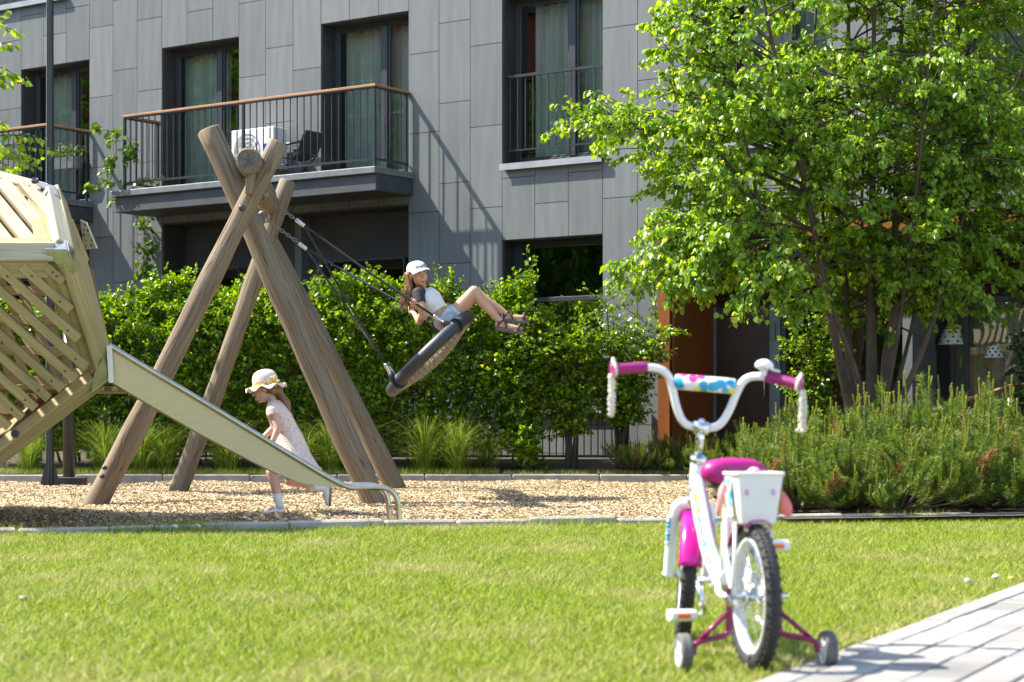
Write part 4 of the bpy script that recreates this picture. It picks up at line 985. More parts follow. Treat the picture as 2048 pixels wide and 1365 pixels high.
shrub('shrub','shrub with bare twisted stems in front of the bar fence, left of the pale wall',.70,22.95,1.95,.60,7000,.27,stems=10,depth=.7)
shrub('shrub','loose shrub with one thin bare stem against the pale wall beside the wooden entrance',1.30,23.05,2.1,.72,6800,.30,stems=9,depth=.6)
shrub('shrub','added green shrub standing for greenery in the glass between the entrance door and the tree stems',3.40,21.9,2.1,.55,3200,.15,mat='hedge_leaf',stems=8,depth=.6)  # added shrub, stands in for bright greenery in the entrance glass
shrub('shrub','dark dense bush at the right picture edge before the curtained entrance glass',5.35,19.6,2.1,.62,4200,.12,mat='dark_leaf',size=.07,stems=10,depth=.8)
# climbing vine on the wall at the left end of the long balcony
vn=thing('climbing_vine','thin climbing vine hanging from the left corner of the long balcony down the wall','vine',bl(-4.9,.1,.2)); T=Tree()
def vine(P,n,L):
    P=smoothp(P,2); T.limb(P,.008,.004,5)
    for i in range(n): T.twig(sample(P,random.random()),V((random.gauss(0,.7),-.6,random.gauss(.1,.5))),random.uniform(.1,L),8,.5,.003)
vine([bl(-4.95,.06,.2),bl(-4.86,.07,1.6),bl(-4.9,.06,2.8),bl(-4.86,.1,3.7)],36,.28)
vine([bl(-4.86,.1,3.7),bl(-4.8,.9,4.0),bl(-4.68,.82,4.5),bl(-4.72,.8,4.85)],12,.25)
vine([bl(-4.7,.85,4.1),bl(-5.0,.86,4.2),bl(-5.15,.8,4.15)],7,.2); vine([bl(-4.68,.8,4.8),bl(-4.95,.8,4.95),bl(-5.05,.8,4.9)],6,.2); vine([bl(-4.7,.7,4.1),bl(-4.5,.5,4.2),bl(-4.3,.4,4.15)],6,.2)
vine([bl(-4.6,.7,4.6),bl(-4.45,.62,4.75),bl(-4.5,.6,4.5)],8,.2)
obj('stem',T.wood,M['twig'],vn); leafobj('foliage',T,.085,M['vine_leaf'],.6,vn,jit=.5)
# ornamental grass clumps behind the kerb
M['tall_grass']=grass_mat('tuft_grass',[(.16,.26,.02),(.25,.36,.03),(.36,.46,.07)],(.50,.50,.2),.8,(.6,.9))
def tuft(n,h,sp):
    a=rng.uniform(0,2*np.pi,n); r=np.abs(rng.normal(0,.06,n)); hh=h*rng.uniform(.3,1.15,n); le=sp*rng.uniform(.05,1.15,n); Q=[]
    dirs=np.stack([np.cos(a),np.sin(a),np.zeros(n)],1); sd=np.stack([-np.sin(a),np.cos(a),np.zeros(n)],1)*.0035
    base=dirs*r[:,None]; prev=base
    for i in range(1,5):
        t=i/4; c=base+dirs*(le*t**1.7)[:,None]; c[:,2]=hh*(1-(1-t)**1.7)-hh*.28*t**4*(le/sp)
        k0=1-(i-1)/4.6; k1=1-i/4.3; Q.append(np.stack([prev-sd*k0,prev+sd*k0,c+sd*k1,c-sd*k1],1)); prev=c
    return np.concatenate(Q)
gme=[tri_mesh('blades',tuft(800,.66,.72),M['tall_grass']) for _ in range(3)]
glabels=['grass tuft at the far left below the play house corner','feathery grass tuft between the lamp post and the front left swing log','grass tuft just right of the front left swing log','grass tuft between the two left swing logs','tall grass tuft under the slide behind the rear left swing log','grass tuft beyond the running child, right of the skirt','grass tuft seen between the child and the right swing logs','wide grass tuft right behind the foot of the right swing logs','feathery grass tuft beside the hedge foot, second right of the swing logs','short grass tuft nearest the shrub with twisted stems']
for i,(px,s_,lab) in enumerate(zip((60,210,285,330,455,610,660,850,915,975),(.8,1.,.95,.9,1.05,.9,1.,1.1,1.0,.7),glabels)):
    x=(px-CX)/FP*22.8; o=link('grass_tuft',gme[i%3]); o.location=(x,22.78+.06*math.sin(i*2.1),.11); o.rotation_euler=(0,0,i*1.3); o.scale=(s_,s_,s_); tag(o,lab,'grass tuft','ornamental grass tufts behind the kerb')
# broad-leaved weeds in front of the hedge
shrub('weed_plant','pale narrow-leaved plant growing between the grass tufts and the shrub with twisted stems',(975-CX)/FP*22.7,22.7,.85,.22,330,.1,mat='dark_leaf',size=.06,stems=5)
shrub('weed_plant','low leafy plant at the foot of the hedge right of the grass tufts',(1050-CX)/FP*22.7,22.72,.62,.36,700,.1,mat='hedge_leaf',size=.075,stems=6)
# ---- dwarf mountain pines
M['needle']=leafmat('pine_needle',[(.05,.105,.008),(.09,.17,.012),(.15,.24,.02),(.25,.31,.06)],.25,.42,.45)
M['candle']=leafmat('pine_candle',[(.22,.28,.025),(.31,.36,.04),(.44,.45,.10)],.3,.5,.3)
M['dry_needle']=leafmat('dry_pine_needle',[(.30,.13,.05),(.40,.20,.08),(.25,.12,.06)],.1,.6,.2)
M['pinestem']=pm('pine_stem',(.10,.065,.04),(.16,.11,.07),scale=30,rough=.9)
def needles(P,D,L,wd,ang=(.75,1.25)):
    """needle triangles round each point P pointing along D"""
    n=len(P); r=rng.normal(0,1,(n,3)); r-=D*np.sum(r*D,1)[:,None]; r/=np.linalg.norm(r,axis=1)[:,None]; a=rng.uniform(*ang,n)[:,None]
    d=D*np.cos(a)+r*np.sin(a); d[:,2]+=.12; s=np.cross(d,rng.normal(0,1,(n,3))); s/=np.linalg.norm(s,axis=1)[:,None]; l=(L*rng.uniform(.7,1.15,n))[:,None]
    return np.stack([P-s*wd,P+s*wd,P+d*l],1)
def pine_meshes(seed,h=1.,spread=.6,shoots=36):
    random.seed(seed); wood=MB(); NP=[];ND=[];CP=[];CD=[];DP=[];DD=[]
    def shoot(P,dens,tip=True,dry=False):
        for i in range(len(P)-1):
            d=(P[i+1]-P[i]); k=int(dens*d.length); 
            for _ in range(k): (DP if dry else NP).append(tuple(P[i].lerp(P[i+1],random.random()))); (DD if dry else ND).append(tuple(d.normalized()))
        if tip:
            e=(P[-1]-P[-2]).normalized(); e=(e*.4+V((random.gauss(0,.08),random.gauss(0,.08),1))).normalized(); L=random.choice((.05,.07,.09,.12,.2)); q=P[-1]
            for s in range(random.choice((1,1,2,3))):
                dd=(e+V((random.gauss(0,.16),random.gauss(0,.16),0))*(s>0)).normalized(); LL=L*(1 if s==0 else .6); wood.tube([q,q+dd*LL],[.005,.003],5,False)
                for _ in range(int(1500*LL)): CP.append(tuple(q+dd*LL*random.random())); CD.append(tuple(dd))
    for i in range(shoots):
        a=random.uniform(0,6.28); r=spread*math.sqrt(random.random()); hh=h*random.choice((random.uniform(.12,.35),random.uniform(.2,.55),random.uniform(.5,.95),random.uniform(.7,1.08)))*(1-.35*(r/spread)**2)
        p0=V((math.cos(a)*r*.15,math.sin(a)*r*.15,0)); tip=V((math.cos(a)*r,math.sin(a)*r,hh*.86)); P=bez(p0,V((math.cos(a)*r*.85,math.sin(a)*r*.85,hh*.25)),tip,8)
        wood.tube(P,[lerp(.013,.004,k/7) for k in range(8)],5,False); dry=random.random()<.05
        shoot(P[3:],1000,True,dry)
        for k in range(random.randint(1,3)):
            t=random.uniform(.3,.92); q=sample(P,t); aa=random.uniform(0,6.28); d=V((math.cos(aa)*.7,math.sin(aa)*.7,random.uniform(.5,1.1))).normalized(); L=random.uniform(.14,.30)*h; Q=bez(q,q+d*L*.5,q+d*L*.8+V((0,0,L*.35)),5); wood.tube(Q,[.006,.005,.004,.004,.003],5,False); shoot(Q,1150,random.random()<.4,random.random()<.05)
    f=lambda A:np.array(A).reshape(-1,3)
    nm=tri_mesh('needles',needles(f(NP),f(ND),.058,.0021),M['needle']); cm=tri_mesh('new_shoots',needles(f(CP),f(CD),.020,.0030,(.25,.6)),M['candle'])
    dm=tri_mesh('dry_twig',needles(f(DP),f(DD),.055,.0018),M['dry_needle']) if DP else None
    return nm,cm,mesh_of(wood,'stem',M['pinestem']),dm
pv=[]
for s in range(4):
    nm,cm,sm_,dm=pine_meshes(100+s); pv.append((nm,cm,sm_,dm))
random.seed(11)
protos={}
def pine(i,x,y,z,s,hs,rot,label,group):
    k=i%4
    if k not in protos:
        t=thing('dwarf_pine',label,'pine shrub',(x,y,z),group,(0,0,rot)); nm,cm,sm_,dm=pv[k]; link('needles',nm,t); link('new_shoots',cm,t); link('stem',sm_,t)
        if dm: link('dry_twig',dm,t)
        t.scale=(s,s,hs); protos[k]=t
    else:
        t=dup(protos[k],(x,y,z),rot,(s,s,hs),label); t['group']=group
front=[(1600,14.55,1.1,.66),(1690,14.7,1.1,.76),(1790,14.6,1.15,.70),(1880,14.8,1.1,.76),(1975,14.9,1.15,.8),(2060,14.9,1.1,.8),
       (1645,15.6,1.1,.94),(1740,15.7,1.15,.98),(1840,15.8,1.15,1.0),(1935,15.8,1.15,1.14),(2035,15.9,1.1,1.18),
       (1660,17.0,1.15,.98),(1770,17.1,1.15,.96),(1885,17.1,1.15,1.12),(2000,17.2,1.1,1.14)]
fl=['front row pine shrub nearest the bicycle basket','front row pine shrub second from the bicycle','front row pine shrub below the left tree stems','front row pine shrub below the right tree stems','front row pine shrub second from the right picture edge','front row pine shrub cut by the right picture edge',
 'middle row pine shrub just behind the bicycle streamer','middle row pine shrub in front of the tree base','middle row pine shrub right of the tree base','tall pine shrub with long upright shoots before the curtained glass','middle row pine shrub at the right edge below the dark bush',
 'back row pine shrub left of the tree base','back row pine shrub hugging the tree stems','back row pine shrub before the sloping handrail','back row pine shrub by the upper end of the handrail']
for i,((px,z,s,hs),lab) in enumerate(zip(front,fl)):
    pine(i,(px-CX)/FP*z+.0,z,.06,s,hs,random.uniform(0,6.28),lab,'dwarf pines along the lawn edge')
backp=[(1270,22.75,.7,.44),(1335,22.8,.75,.50),(1400,22.8,.8,.53),(1470,22.8,.85,.57),(1540,22.7,.9,.66),(1440,22.2,.7,.42),(1530,21.6,.85,.62),(1590,20.6,.95,.72)]
bl_=['small pine shrub at the kerb end by the bar fence','low pine shrub below the pale wall corner','low pine shrub behind the bicycle handlebar','pine shrub before the dark door, behind the bicycle stem','pine shrub below the grey door frame','lowest pine shrub right behind the bicycle saddle','pine shrub right of the bicycle saddle','pine shrub under the right bicycle grip, below the dark glass']
for i,((px,z,s,hs),lab) in enumerate(zip(backp,bl_)):
    pine(i+1,(px-CX)/FP*z,z,.14,s,hs,random.uniform(0,6.28),lab,'low dwarf pines behind the kerb')
# ---- across the courtyard: seen only as reflections in the glass
M['brick']=pm('red_brick',(.28,.075,.045),(.21,.055,.035),scale=3,rough=.85)
M['white_trim']=pm('white_trim',(.7,.68,.64),rough=.7,scale=3)
bb=thing('brick_building','red brick house with white window surrounds, mirrored in the entrance glass','building',V((-45,-5,0)))
g=MB(); g.bx(-50,-40,-45,40,0,15); obj('wall',g,M['brick'],bb)
g=MB(); g.bx(-50.5,-39.5,-45.5,40.5,15.002,15.8); obj('roof',g,M['dark_cladding'],bb)
for fl_ in range(4):
    for y in range(-42,40,6):
        g=MB(); z=1.5+fl_*3.4; g.bx(-40.02,-39.9,y-.9,y+.9,z-.25,z+2.15); o=obj('window',g,M['white_trim'],bb)
        g=MB(); g.bx(-39.9,-39.88,y-.65,y+.65,z,z+1.9); obj('pane',g,M['alu'],o)
M['far_leaf']=leafmat('far_leaf',[(.03,.08,.012),(.05,.11,.016),(.08,.16,.02)],.35,.9,.05)
def far_tree(x,y,h,r,n,label):
    c=V((x,y,0)); t=thing('leafy_tree',label,'tree',c,'trees mirrored in the windows'); T=Tree(); T.limb([c,c+V((0,0,h*.7))],.25,.08,8); obj('trunk',T.wood,M['bark'],t)
    a=rng.normal(0,1,(n,3)); a/=np.linalg.norm(a,axis=1)[:,None]; rr=r*rng.random(n)**.4; P=a*rr[:,None]*np.array([1,1,1.25]); P+=.18*r*np.sin(P[:,[1,2,0]]*2.2); P+=np.array([x,y,h*.62])
    me=leaves('crown',P,.24,M['far_leaf'],.3,out=a*.6,jit=.6); me.transform(Matrix.Translation(-c)); link('crown',me,t)
FT=[(-27,13,10,3.6,'round green tree mirrored in the long balcony door glass'),(-28,22,11,4.,'tall green tree mirrored in the left balcony window glass'),(-26,4,9,3.2,'green tree mirrored in the tall window with a balustrade'),(-27,31,10,3.6,'green tree mirrored in the glass under the balcony'),
 (-24,17.5,7,3.0,'small green tree mirrored in the ground floor window'),(-25,9,7.5,3.0,'green tree mirrored in the lower pane of the ground floor window'),(-24,26.5,8,3.2,'green tree mirrored at the left of the glass under the balcony'),(-30,-3,9,3.2,'green tree mirrored in the entrance glass')]
for x,y,h,r,lab in FT: far_tree(x,y,h,r,9000,lab)
# ---------------------------------------------------------------- people
def skinmat(name,c):
    m=pm(name,c,tuple(k*f for k,f in zip(c,(.93,.86,.82))),scale=14,rough=.5,spec=.35); B=m.node_tree.nodes['Principled BSDF']
    B.inputs['Subsurface Weight'].default_value=.12; B.inputs['Subsurface Radius'].default_value=(.012,.004,.002); B.inputs['Subsurface Scale'].default_value=.6; return m
M['skin_tan']=skinmat('tanned_skin',(.56,.33,.215)); M['skin_fair']=skinmat('fair_skin',(.64,.39,.29))
M['hair']=pm('brown_hair',(.12,.06,.03),(.22,.12,.06),scale=40,rough=.5,stretch=(6,6,1)); M['hair2']=pm('chestnut_hair',(.16,.075,.03),(.26,.13,.05),scale=40,rough=.5,stretch=(6,6,1))
M['white_cloth']=pm('white_cotton',(.78,.77,.73),(.70,.69,.66),scale=9,rough=.85,bump=.15,bscale=60)
M['black_cloth']=pm('black_cotton',(.018,.018,.02),(.03,.03,.033),scale=9,rough=.8,bump=.2,bscale=40)
M['denim']=pm('faded_denim',(.30,.39,.48),(.55,.60,.62),scale=22,rough=.9,bump=.3,bscale=120)
M['eye']=pm('dark_eye',(.02,.012,.01),rough=.2); M['brow']=pm('brown_brow',(.10,.055,.03),rough=.8); M['lip']=pm('lip',(.46,.16,.13),rough=.45)
M['eyewhite']=pm('eye_white',(.7,.66,.62),rough=.35)
M['sandal']=pm('black_sandal',(.02,.02,.022),(.04,.038,.036),scale=40,rough=.6); M['sole']=pm('sandal_sole',(.10,.08,.065),(.16,.13,.1),scale=60,rough=.8)
def basis(f,up):
    f=V(f).normalized(); up=V(up); r=f.cross(up).normalized(); u=r.cross(f).normalized(); return r,f,u
def head(g,c,f,up,h):
    r,f,u=basis(f,up); rot=Matrix((r,f,u)).transposed(); A=lambda x,y,z:V(c)+(r*x+f*y+u*z)*h
    g.sphere(A(0,-.04,.12),(.345*h,.425*h,.375*h),20,14,rot); g.sphere(A(0,.10,-.16),(.275*h,.295*h,.31*h),18,12,rot); g.sphere(A(0,.25,-.385),(.115*h,.10*h,.085*h),12,8,rot)
    for s in(-1,1): g.sphere(A(.15*s,.27,-.13),(.11*h,.09*h,.12*h),10,8,rot); g.sphere(A(.345*s,-.03,-.03),(.035*h,.085*h,.125*h),10,8,rot); g.sphere(A(.13*s,.36,.085),(.10*h,.05*h,.035*h),10,8,rot)
    g.cap(A(0,.375,.03),A(0,.455,-.095),.032*h,.05*h,8); g.sphere(A(0,.40,-.255),(.09*h,.045*h,.035*h),10,8,rot); g.sphere(A(0,.385,-.295),(.075*h,.045*h,.03*h),10,8,rot)
    return A,rot
def facebits(A,rot,h,parent):
    for s in(-1,1):
        g=MB(); g.sphere(A(.135*s,.352,.025),(.06*h,.03*h,.032*h),10,8,rot); g.mi=1; g.sphere(A(.135*s,.372,.025),(.03*h,.018*h,.03*h),8,6,rot); obj('eye',g,[M['eyewhite'],M['eye']],parent)
        g=MB(); g.tube([A(.06*s,.405,.10),A(.13*s,.405,.125),A(.21*s,.345,.105)],[.010*h,.016*h,.008*h],6); obj('eyebrow',g,M['brow'],parent)
    g=MB(); g.tube([A(-.105,.395,-.262),A(-.05,.432,-.268),A(0,.44,-.272),A(.05,.432,-.268),A(.105,.395,-.262)],[.008*h,.02*h,.024*h,.02*h,.008*h],8); obj('lips',g,M['lip'],parent)
def hand(g,wrist,d,p,curl,sc=1.,thumb=1,spread=.0):
    """d: wrist to knuckles, p: the way the palm faces"""
    d=V(d).normalized(); p=V(p); p=(p-d*p.dot(d)).normalized(); s=d.cross(p)*thumb; w_=V(wrist)
    L=.062*sc; rot=Matrix((s,d,p)).transposed()
    g.cap(w_,w_+d*L*.3,.019*sc,.021*sc,10); g.sphere(w_+d*L*.55,(.030*sc,.038*sc,.013*sc),12,8,rot); 
    for i,(o,l) in enumerate(((1.5,.9),(.5,1.02),(-.5,.95),(-1.5,.78))):
        q=w_+d*L*(1-.04*abs(o))+s*(.0165*sc*o); a=0; P=[w_+d*L*.5+s*(.014*sc*o),q]; rr=[.0075*sc,.0075*sc]
        for k,sl in enumerate((.030,.021,.017)):
            a+=curl[k]*(1+.06*(i-1.5)); q=q+(d*math.cos(a)+p*math.sin(a)+s*spread*o*.3).normalized()*sl*l*sc; P.append(q); rr.append((.0072,.0066,.0055)[k]*sc)
        g.chain(P,rr,8)
    q=w_+d*L*.25+s*.020*sc; e1=(d*.55+s*.75+p*.35).normalized(); e2=(d*.75+s*.1+p*.75).normalized()
    g.chain([w_+d*L*.15+s*.008*sc,q+e1*.018*sc,q+e1*.030*sc+e2*.022*sc,q+e1*.030*sc+e2*.040*sc],[.0105*sc,.0092*sc,.0080*sc,.0062*sc],8)
# ---- child on the swing
base=pt(888,655,17.6)
gs=thing('person','child in white cap, black sleeved tee and denim shorts sitting on the nest swing','person',base)
nk=pt(849,580,17.58); ch_=pt(860,600,17.58); wa=pt(878,626,17.6); hp=pt(893,644,17.6); hc=pt(836,549,17.50); hh=.225
fdir=V((.50,-.84,-.10)); upd=V((-.27,0,.96))
g=MB(); A,rot=head(g,hc,fdir,upd,hh)
g.cap(nk,A(0,-.1,-.25),.040,.042,12)
tx=(hp-nk).normalized(); side_=V((0,1,0)); fr=side_.cross(tx); fr=fr if fr.x>0 else -fr
shR,shL=pt(836,588,17.44),pt(860,587,17.73)
elR,elL=pt(848,634,17.33),pt(839,644,17.86); haR,haL=pt(837,612,17.245),pt(828,627,17.985)
cross=(shL-shR).normalized()
T_=[(nk,cross,fr,.055,.05),(nk.lerp(ch_,.45),cross,fr,.125,.078),(ch_,cross,fr,.138,.09),(lerp(ch_,wa,.5),side_,fr,.128,.088),(wa,side_,fr,.118,.085),(lerp(wa,hp,.6),side_,fr,.132,.095),(hp+tx*.03,side_,fr,.135,.10),(hp+tx*.09,side_,fr,.10,.075)]
g.loft(T_,22)
g.chain([shR,elR,haR],[.042,.034,.021],12); g.chain([shL,elL,haL],[.042,.034,.021],12)
hR,kR,aR,tR=pt(893,648,17.51),pt(948,583,17.47),pt(1003,646,17.46),pt(1040,656,17.44)
hL,kL,aL,tL=pt(896,650,17.69),pt(951,585,17.67),pt(1014,630,17.64),pt(1050,634,17.63)
for h_,k_,a_,t_ in((hR,kR,aR,tR),(hL,kL,aL,tL)):
    g.chain([h_,h_.lerp(k_,.5),k_],[.078,.068,.050],14); c_=k_.lerp(a_,.33); dn=(a_-k_).normalized(); bk=V((dn.z,0,-dn.x)); bk=bk if bk.x<0 else -bk
    g.chain([k_,c_+bk*.008,k_.lerp(a_,.75),a_],[.049,.048,.034,.029],14)
    ft=(t_-a_).normalized(); heel=a_-ft*.035-V((0,0,.03)); g.chain([a_,heel],[.03,.026],10); g.chain([heel,a_+ft*.07-V((0,0,.018)),t_-V((0,0,.008))],[.026,.028,.022],12)
    sd=V((0,1,0))
    for i in range(5): g.cap(t_+sd*(.012*(i-2)),t_+sd*(.013*(i-2))+ft*(.03-.004*abs(i-1)),.009,.007,8)
ropd=(NEARROPE[1]-NEARROPE[0]).normalized(); ropf=(FARROPE[1]-FARROPE[0]).normalized()
def nearest(rp,p): d=(rp[1]-rp[0]).normalized(); return rp[0]+d*(p-rp[0]).dot(d)
gR=nearest(NEARROPE,pt(834,599,17.25)); gL=nearest(FARROPE,pt(824,615,18.0))
def grip(wr,gp,rd,thumb):
    d=(gp-wr).normalized(); p=rd.cross(d).normalized(); return d,p
for wr,gp,rd,tw in((haR,gR,ropd,1),(haL,gL,ropf,-1)):
    d=(gp-wr).normalized(); d=(d-rd*d.dot(rd)).normalized(); p=d.cross(rd)*(1 if tw>0 else -1)
    # palm beside the rope, fingers round it
    w0=gp-d*.062-p*.016; g.cap(wr,w0,.021,.019,10); hand(g,w0,d,p,(.9,1.25,1.0),.95,1 if (d.cross(p)).dot(rd)<0 else -1)
blob('body',g,M['skin_tan'],gs,.0045,3); facebits(A,rot,hh,gs)
# hair
g=MB(); r_,f_,u_=basis(fdir,upd)
g.sphere(A(0,-.10,.12),(.365*hh,.42*hh,.385*hh),18,12,rot)
for s in(-1,1):
    for k in range(5):
        a=A(.34*s,-.10-.06*k,.05); b_=A(.37*s,-.05-.07*k,-.45); c_=b_+V((-.02*s+random.gauss(0,.015)-.02,random.gauss(0,.02),-.14-.05*random.random())); g.chain([a,b_,c_],[.024,.018,.006],8)
for k in range(5):
    a=A(-.2+.1*k,-.40,0); b_=A(-.22+.1*k,-.45,-.5); g.chain([a,b_,b_+V((-.03+random.gauss(0,.02),random.gauss(0,.02),-.22))],[.026,.020,.006],8)
blob('hair',g,M['hair'],gs,.006,2)
g=MB()
for k in range(46):
    s=random.choice((-1,1)); a=A(.36*s,-.1-.3*random.random(),-.3); g.tube([a,a+V((-.03+random.gauss(0,.02),random.gauss(0,.02),-.10)),a+V((-.07+random.gauss(0,.03),random.gauss(0,.03),-.22-.06*random.random()))],[.004,.003,.001],4,False)
obj('loose_hair',g,M['hair'],gs)
# cap
cp=MB(); secs=[]
for z,k in ((.14,1.0),(.2,1.0),(.3,.96),(.40,.85),(.47,.66),(.515,.38),(.53,.12)): secs.append((A(0,-.045,z),r_,f_,.392*hh*k,.465*hh*k))
cp.loft(secs,28,True); capo=obj('cap',cp,M['white_cloth'],gs)
cp=MB(); prev=None
for j in range(9):
    t=j/8*2-1; a=A(.37*t,.39-.26*abs(t)**2.2,.20); b_=A(.40*t,.66-.30*abs(t)**2.3,.23-.12*abs(t)**2); q=cp.add([a,lerp(a,b_,.5)+u_*.006,b_,a-u_*.006,b_-u_*.006])
    if prev is not None: cp.face((prev,prev+1,q+1,q),True); cp.face((prev+1,prev+2,q+2,q+1),True); cp.face((prev+4,prev+3,q+3,q+4),True); cp.face((prev+2,prev+4,q+4,q+2),True)
    prev=q
obj('cap_visor',cp,M['white_cloth'],capo)
cu=bpy.data.curves.new('txt','FONT'); cu.body='KAJAN'; cu.size=.036; cu.align_x='CENTER'; cu.extrude=.0008
to=bpy.data.objects.new('tmp',cu); COL.objects.link(to); dg=bpy.context.evaluated_depsgraph_get(); tm=bpy.data.meshes.new_from_object(to.evaluated_get(dg)); bpy.data.objects.remove(to)
fc_=A(0,.40,.31); 
for v in tm.vertices:
    x,y,z=v.co; ang=x/(.40*hh); p=A(math.sin(ang)*.38,-.045+math.cos(ang)*.452*.99-.10*(y/.03),.29+y/hh); dirn=(p-A(0,-.045,.2)).normalized(); v.co=p+dirn*(.0035+z)-wloc(gs)
tm.materials.clear(); tm.materials.append(M['black_cloth']); tm.name='lettering'; link('lettering',tm,capo)
# shirt, sleeves, shorts
g=MB(); off=.009
g.loft([(c,x,y,rx+off,ry+off) for c,x,y,rx,ry in [T_[0],T_[1],T_[2],T_[3],(lerp(ch_,wa,.88),side_,fr,.122,.088)]],26,True); blob('shirt',g,M['white_cloth'],gs,.006,1)
for sh_,el_,nm in((shR,elR,'R'),(shL,elL,'L')):
    g=MB(); m_=sh_.lerp(el_,.42); n_=nk.lerp(sh_,.45); g.tube([n_,nk.lerp(sh_,.75),sh_.lerp(nk,.06),sh_.lerp(el_,.12),m_],[.045,.058,.060,.057,.050],16); g.sphere(sh_,.058,14,10); blob('sleeve',g,M['black_cloth'],gs,.006,3)
g=MB(); g.torus(nk.lerp(A(0,-.1,-.25),.12),(A(0,-.1,-.25)-nk),.052,.010,24,8); obj('collar',g,M['black_cloth'],gs)
g=MB(); g.loft([(lerp(wa,hp,.45),side_,fr,.140,.104),(lerp(wa,hp,.8),side_,fr,.150,.112),(hp+tx*.05,side_,fr,.152,.115),(hp+tx*.10,side_,fr,.12,.085)],22)
for h_,k_ in((hR,kR),(hL,kL)): g.tube([h_,h_.lerp(k_,.2),h_.lerp(k_,.42)],[.092,.094,.090],18)
blob('shorts',g,M['denim'],gs,.006,3)
# lanyard strap red-black
M['strap']=pm('dark_red_strap',(.10,.008,.015),(.05,.006,.01),scale=40,rough=.7)
g=MB(); P=[nk+cross*.05+fr*.03,ch_+fr*.105+cross*.03,wa+fr*.10+cross*.02,wa+fr*.115-cross*.0+V((.03,0,-.03))]; g.tube(smoothp([nk-cross*.045+fr*.035,nk+fr*.07+cross*.0,ch_+fr*.11+cross*.06,wa+fr*.10+cross*.10],2),.007,6); obj('strap',g,M['strap'],gs)
g=MB(); g.tube(smoothp([pt(851,635,17.42),pt(858,645,17.4),pt(866,655,17.38),pt(880,664,17.36)],2),.010,6); obj('strap',g,M['strap'],gs)
# sandals
for a_,t_,kk in((aR,tR,kR),(aL,tL,kL)):
    ft=(t_-a_).normalized(); q=a_-ft*.055-V((0,0,.056)); e=t_+ft*.04-V((0,0,.036)); up2=V((-ft.z,0,ft.x)); up2=up2 if up2.z>0 else -up2
    g=MB(); secs=[]
    for t,wd in ((0,.026),(.12,.034),(.35,.034),(.65,.042),(.88,.038),(1,.022)): secs.append((q.lerp(e,t)-up2*.006+up2*.012*max(0,t-.7),V((0,1,0)),up2,wd,.019))
    g.loft(secs,14,True,True,.6); s_=obj('sandal',g,M['sole'],gs,.002)
    dn=(a_-kk).normalized(); m_=t_-ft*.008; p_=a_+ft*.045-V((0,0,.012))
    g=MB(); g.torus(a_-dn*.005,dn,.034,.009,18,6); g.beam(a_-ft*.03+V((0,-.03,.005)),a_-ft*.03+V((0,-.03,-.05)),.014,.008); obj('ankle_strap',g,M['sandal'],s_)
    g=MB(); g.torus(m_-up2*.006,ft,.037,.012,16,6); obj('toe_strap',g,M['sandal'],s_)
    g=MB(); g.torus(p_,(ft+up2*.5),.035,.007,16,6); obj('instep_strap',g,M['sandal'],s_)
# ---- running child with sun hat
base=pt(560,1030,14.95); base.z=0
gr_=thing('person','small child in pale hat with yellow bow and spotted dress running behind the slide','person',base)
M['pale_dress']=None
m,nt,N,L,B=new_mat('spotted_dress'); vec=coords(N,L,'Object',(1,1,1)); vo=N.new('ShaderNodeTexVoronoi'); vo.inputs['Scale'].default_value=75; L.new(vec,vo.inputs['Vector'])
cr=N.new('ShaderNodeValToRGB'); cr.color_ramp.interpolation='LINEAR'; e=cr.color_ramp.elements; e[0].color=(.50,.24,.16,1); e[0].position=.18; e[1].color=(.74,.58,.49,1); e[1].position=.42; L.new(vo.outputs['Distance'],cr.inputs['Fac']); L.new(cr.outputs['Color'],B.inputs['Base Color']); B.inputs['Roughness'].default_value=.85; M['pale_dress']=m
M['hat']=pm('pale_straw_hat',(.80,.64,.55),(.74,.57,.48),scale=60,rough=.85,bump=.3,bscale=150); M['ribbon']=pm('yellow_ribbon',(.78,.55,.10),(.70,.48,.07),scale=10,rough=.6)
M['shoe']=pm('white_shoe',(.74,.72,.68),(.68,.66,.62),scale=20,rough=.6); M['shoe_sole']=pm('tan_sole',(.34,.20,.10),(.28,.16,.08),scale=30,rough=.8)
Z=15.0
hc=pt(527,779,Z-.02); hh=.20; fdir=V((-.93,-.12,-.34)); upd=V((-.30,0,.95))
g=MB(); A,rot=head(g,hc,fdir,upd,hh); nk=pt(547,805,Z); ch_=pt(557,828,Z); wa=pt(573,862,Z); hp=pt(583,898,Z); tx=(hp-nk).normalized(); side_=V((0,1,0)); fr=V((-tx.z,0,tx.x)); fr=fr if fr.x<0 else -fr
g.cap(nk,A(0,-.1,-.22),.036,.036,12)
TB=[(nk,side_,fr,.05,.045),(nk.lerp(ch_,.4),side_,fr,.105,.062),(ch_,side_,fr,.115,.080),(wa,side_,fr,.105,.082),(lerp(wa,hp,.6),side_,fr,.118,.09),(hp,side_,fr,.118,.092),(hp+tx*.06,side_,fr,.09,.07)]
g.loft(TB,20)
shN,elN,wrN=pt(545,818,Z-.125),pt(556,858,Z-.17),pt(541,893,Z-.20); shF,elF,wrF=pt(545,820,Z+.12),pt(520,850,Z+.16),pt(505,875,Z+.14)
elF=pt(548,856,Z+.17); wrF=pt(522,880,Z+.13)
g.chain([shN,elN,wrN],[.033,.029,.020],12); g.chain([shF,elF,wrF],[.033,.029,.020],12)
hand(g,wrN,(wrN-elN),V((.3,.9,.2)),(.35,.4,.3),.82,1); hand(g,wrF,(wrF-elF),V((.2,-.9,-.2)),(.5,.5,.4),.82,-1)
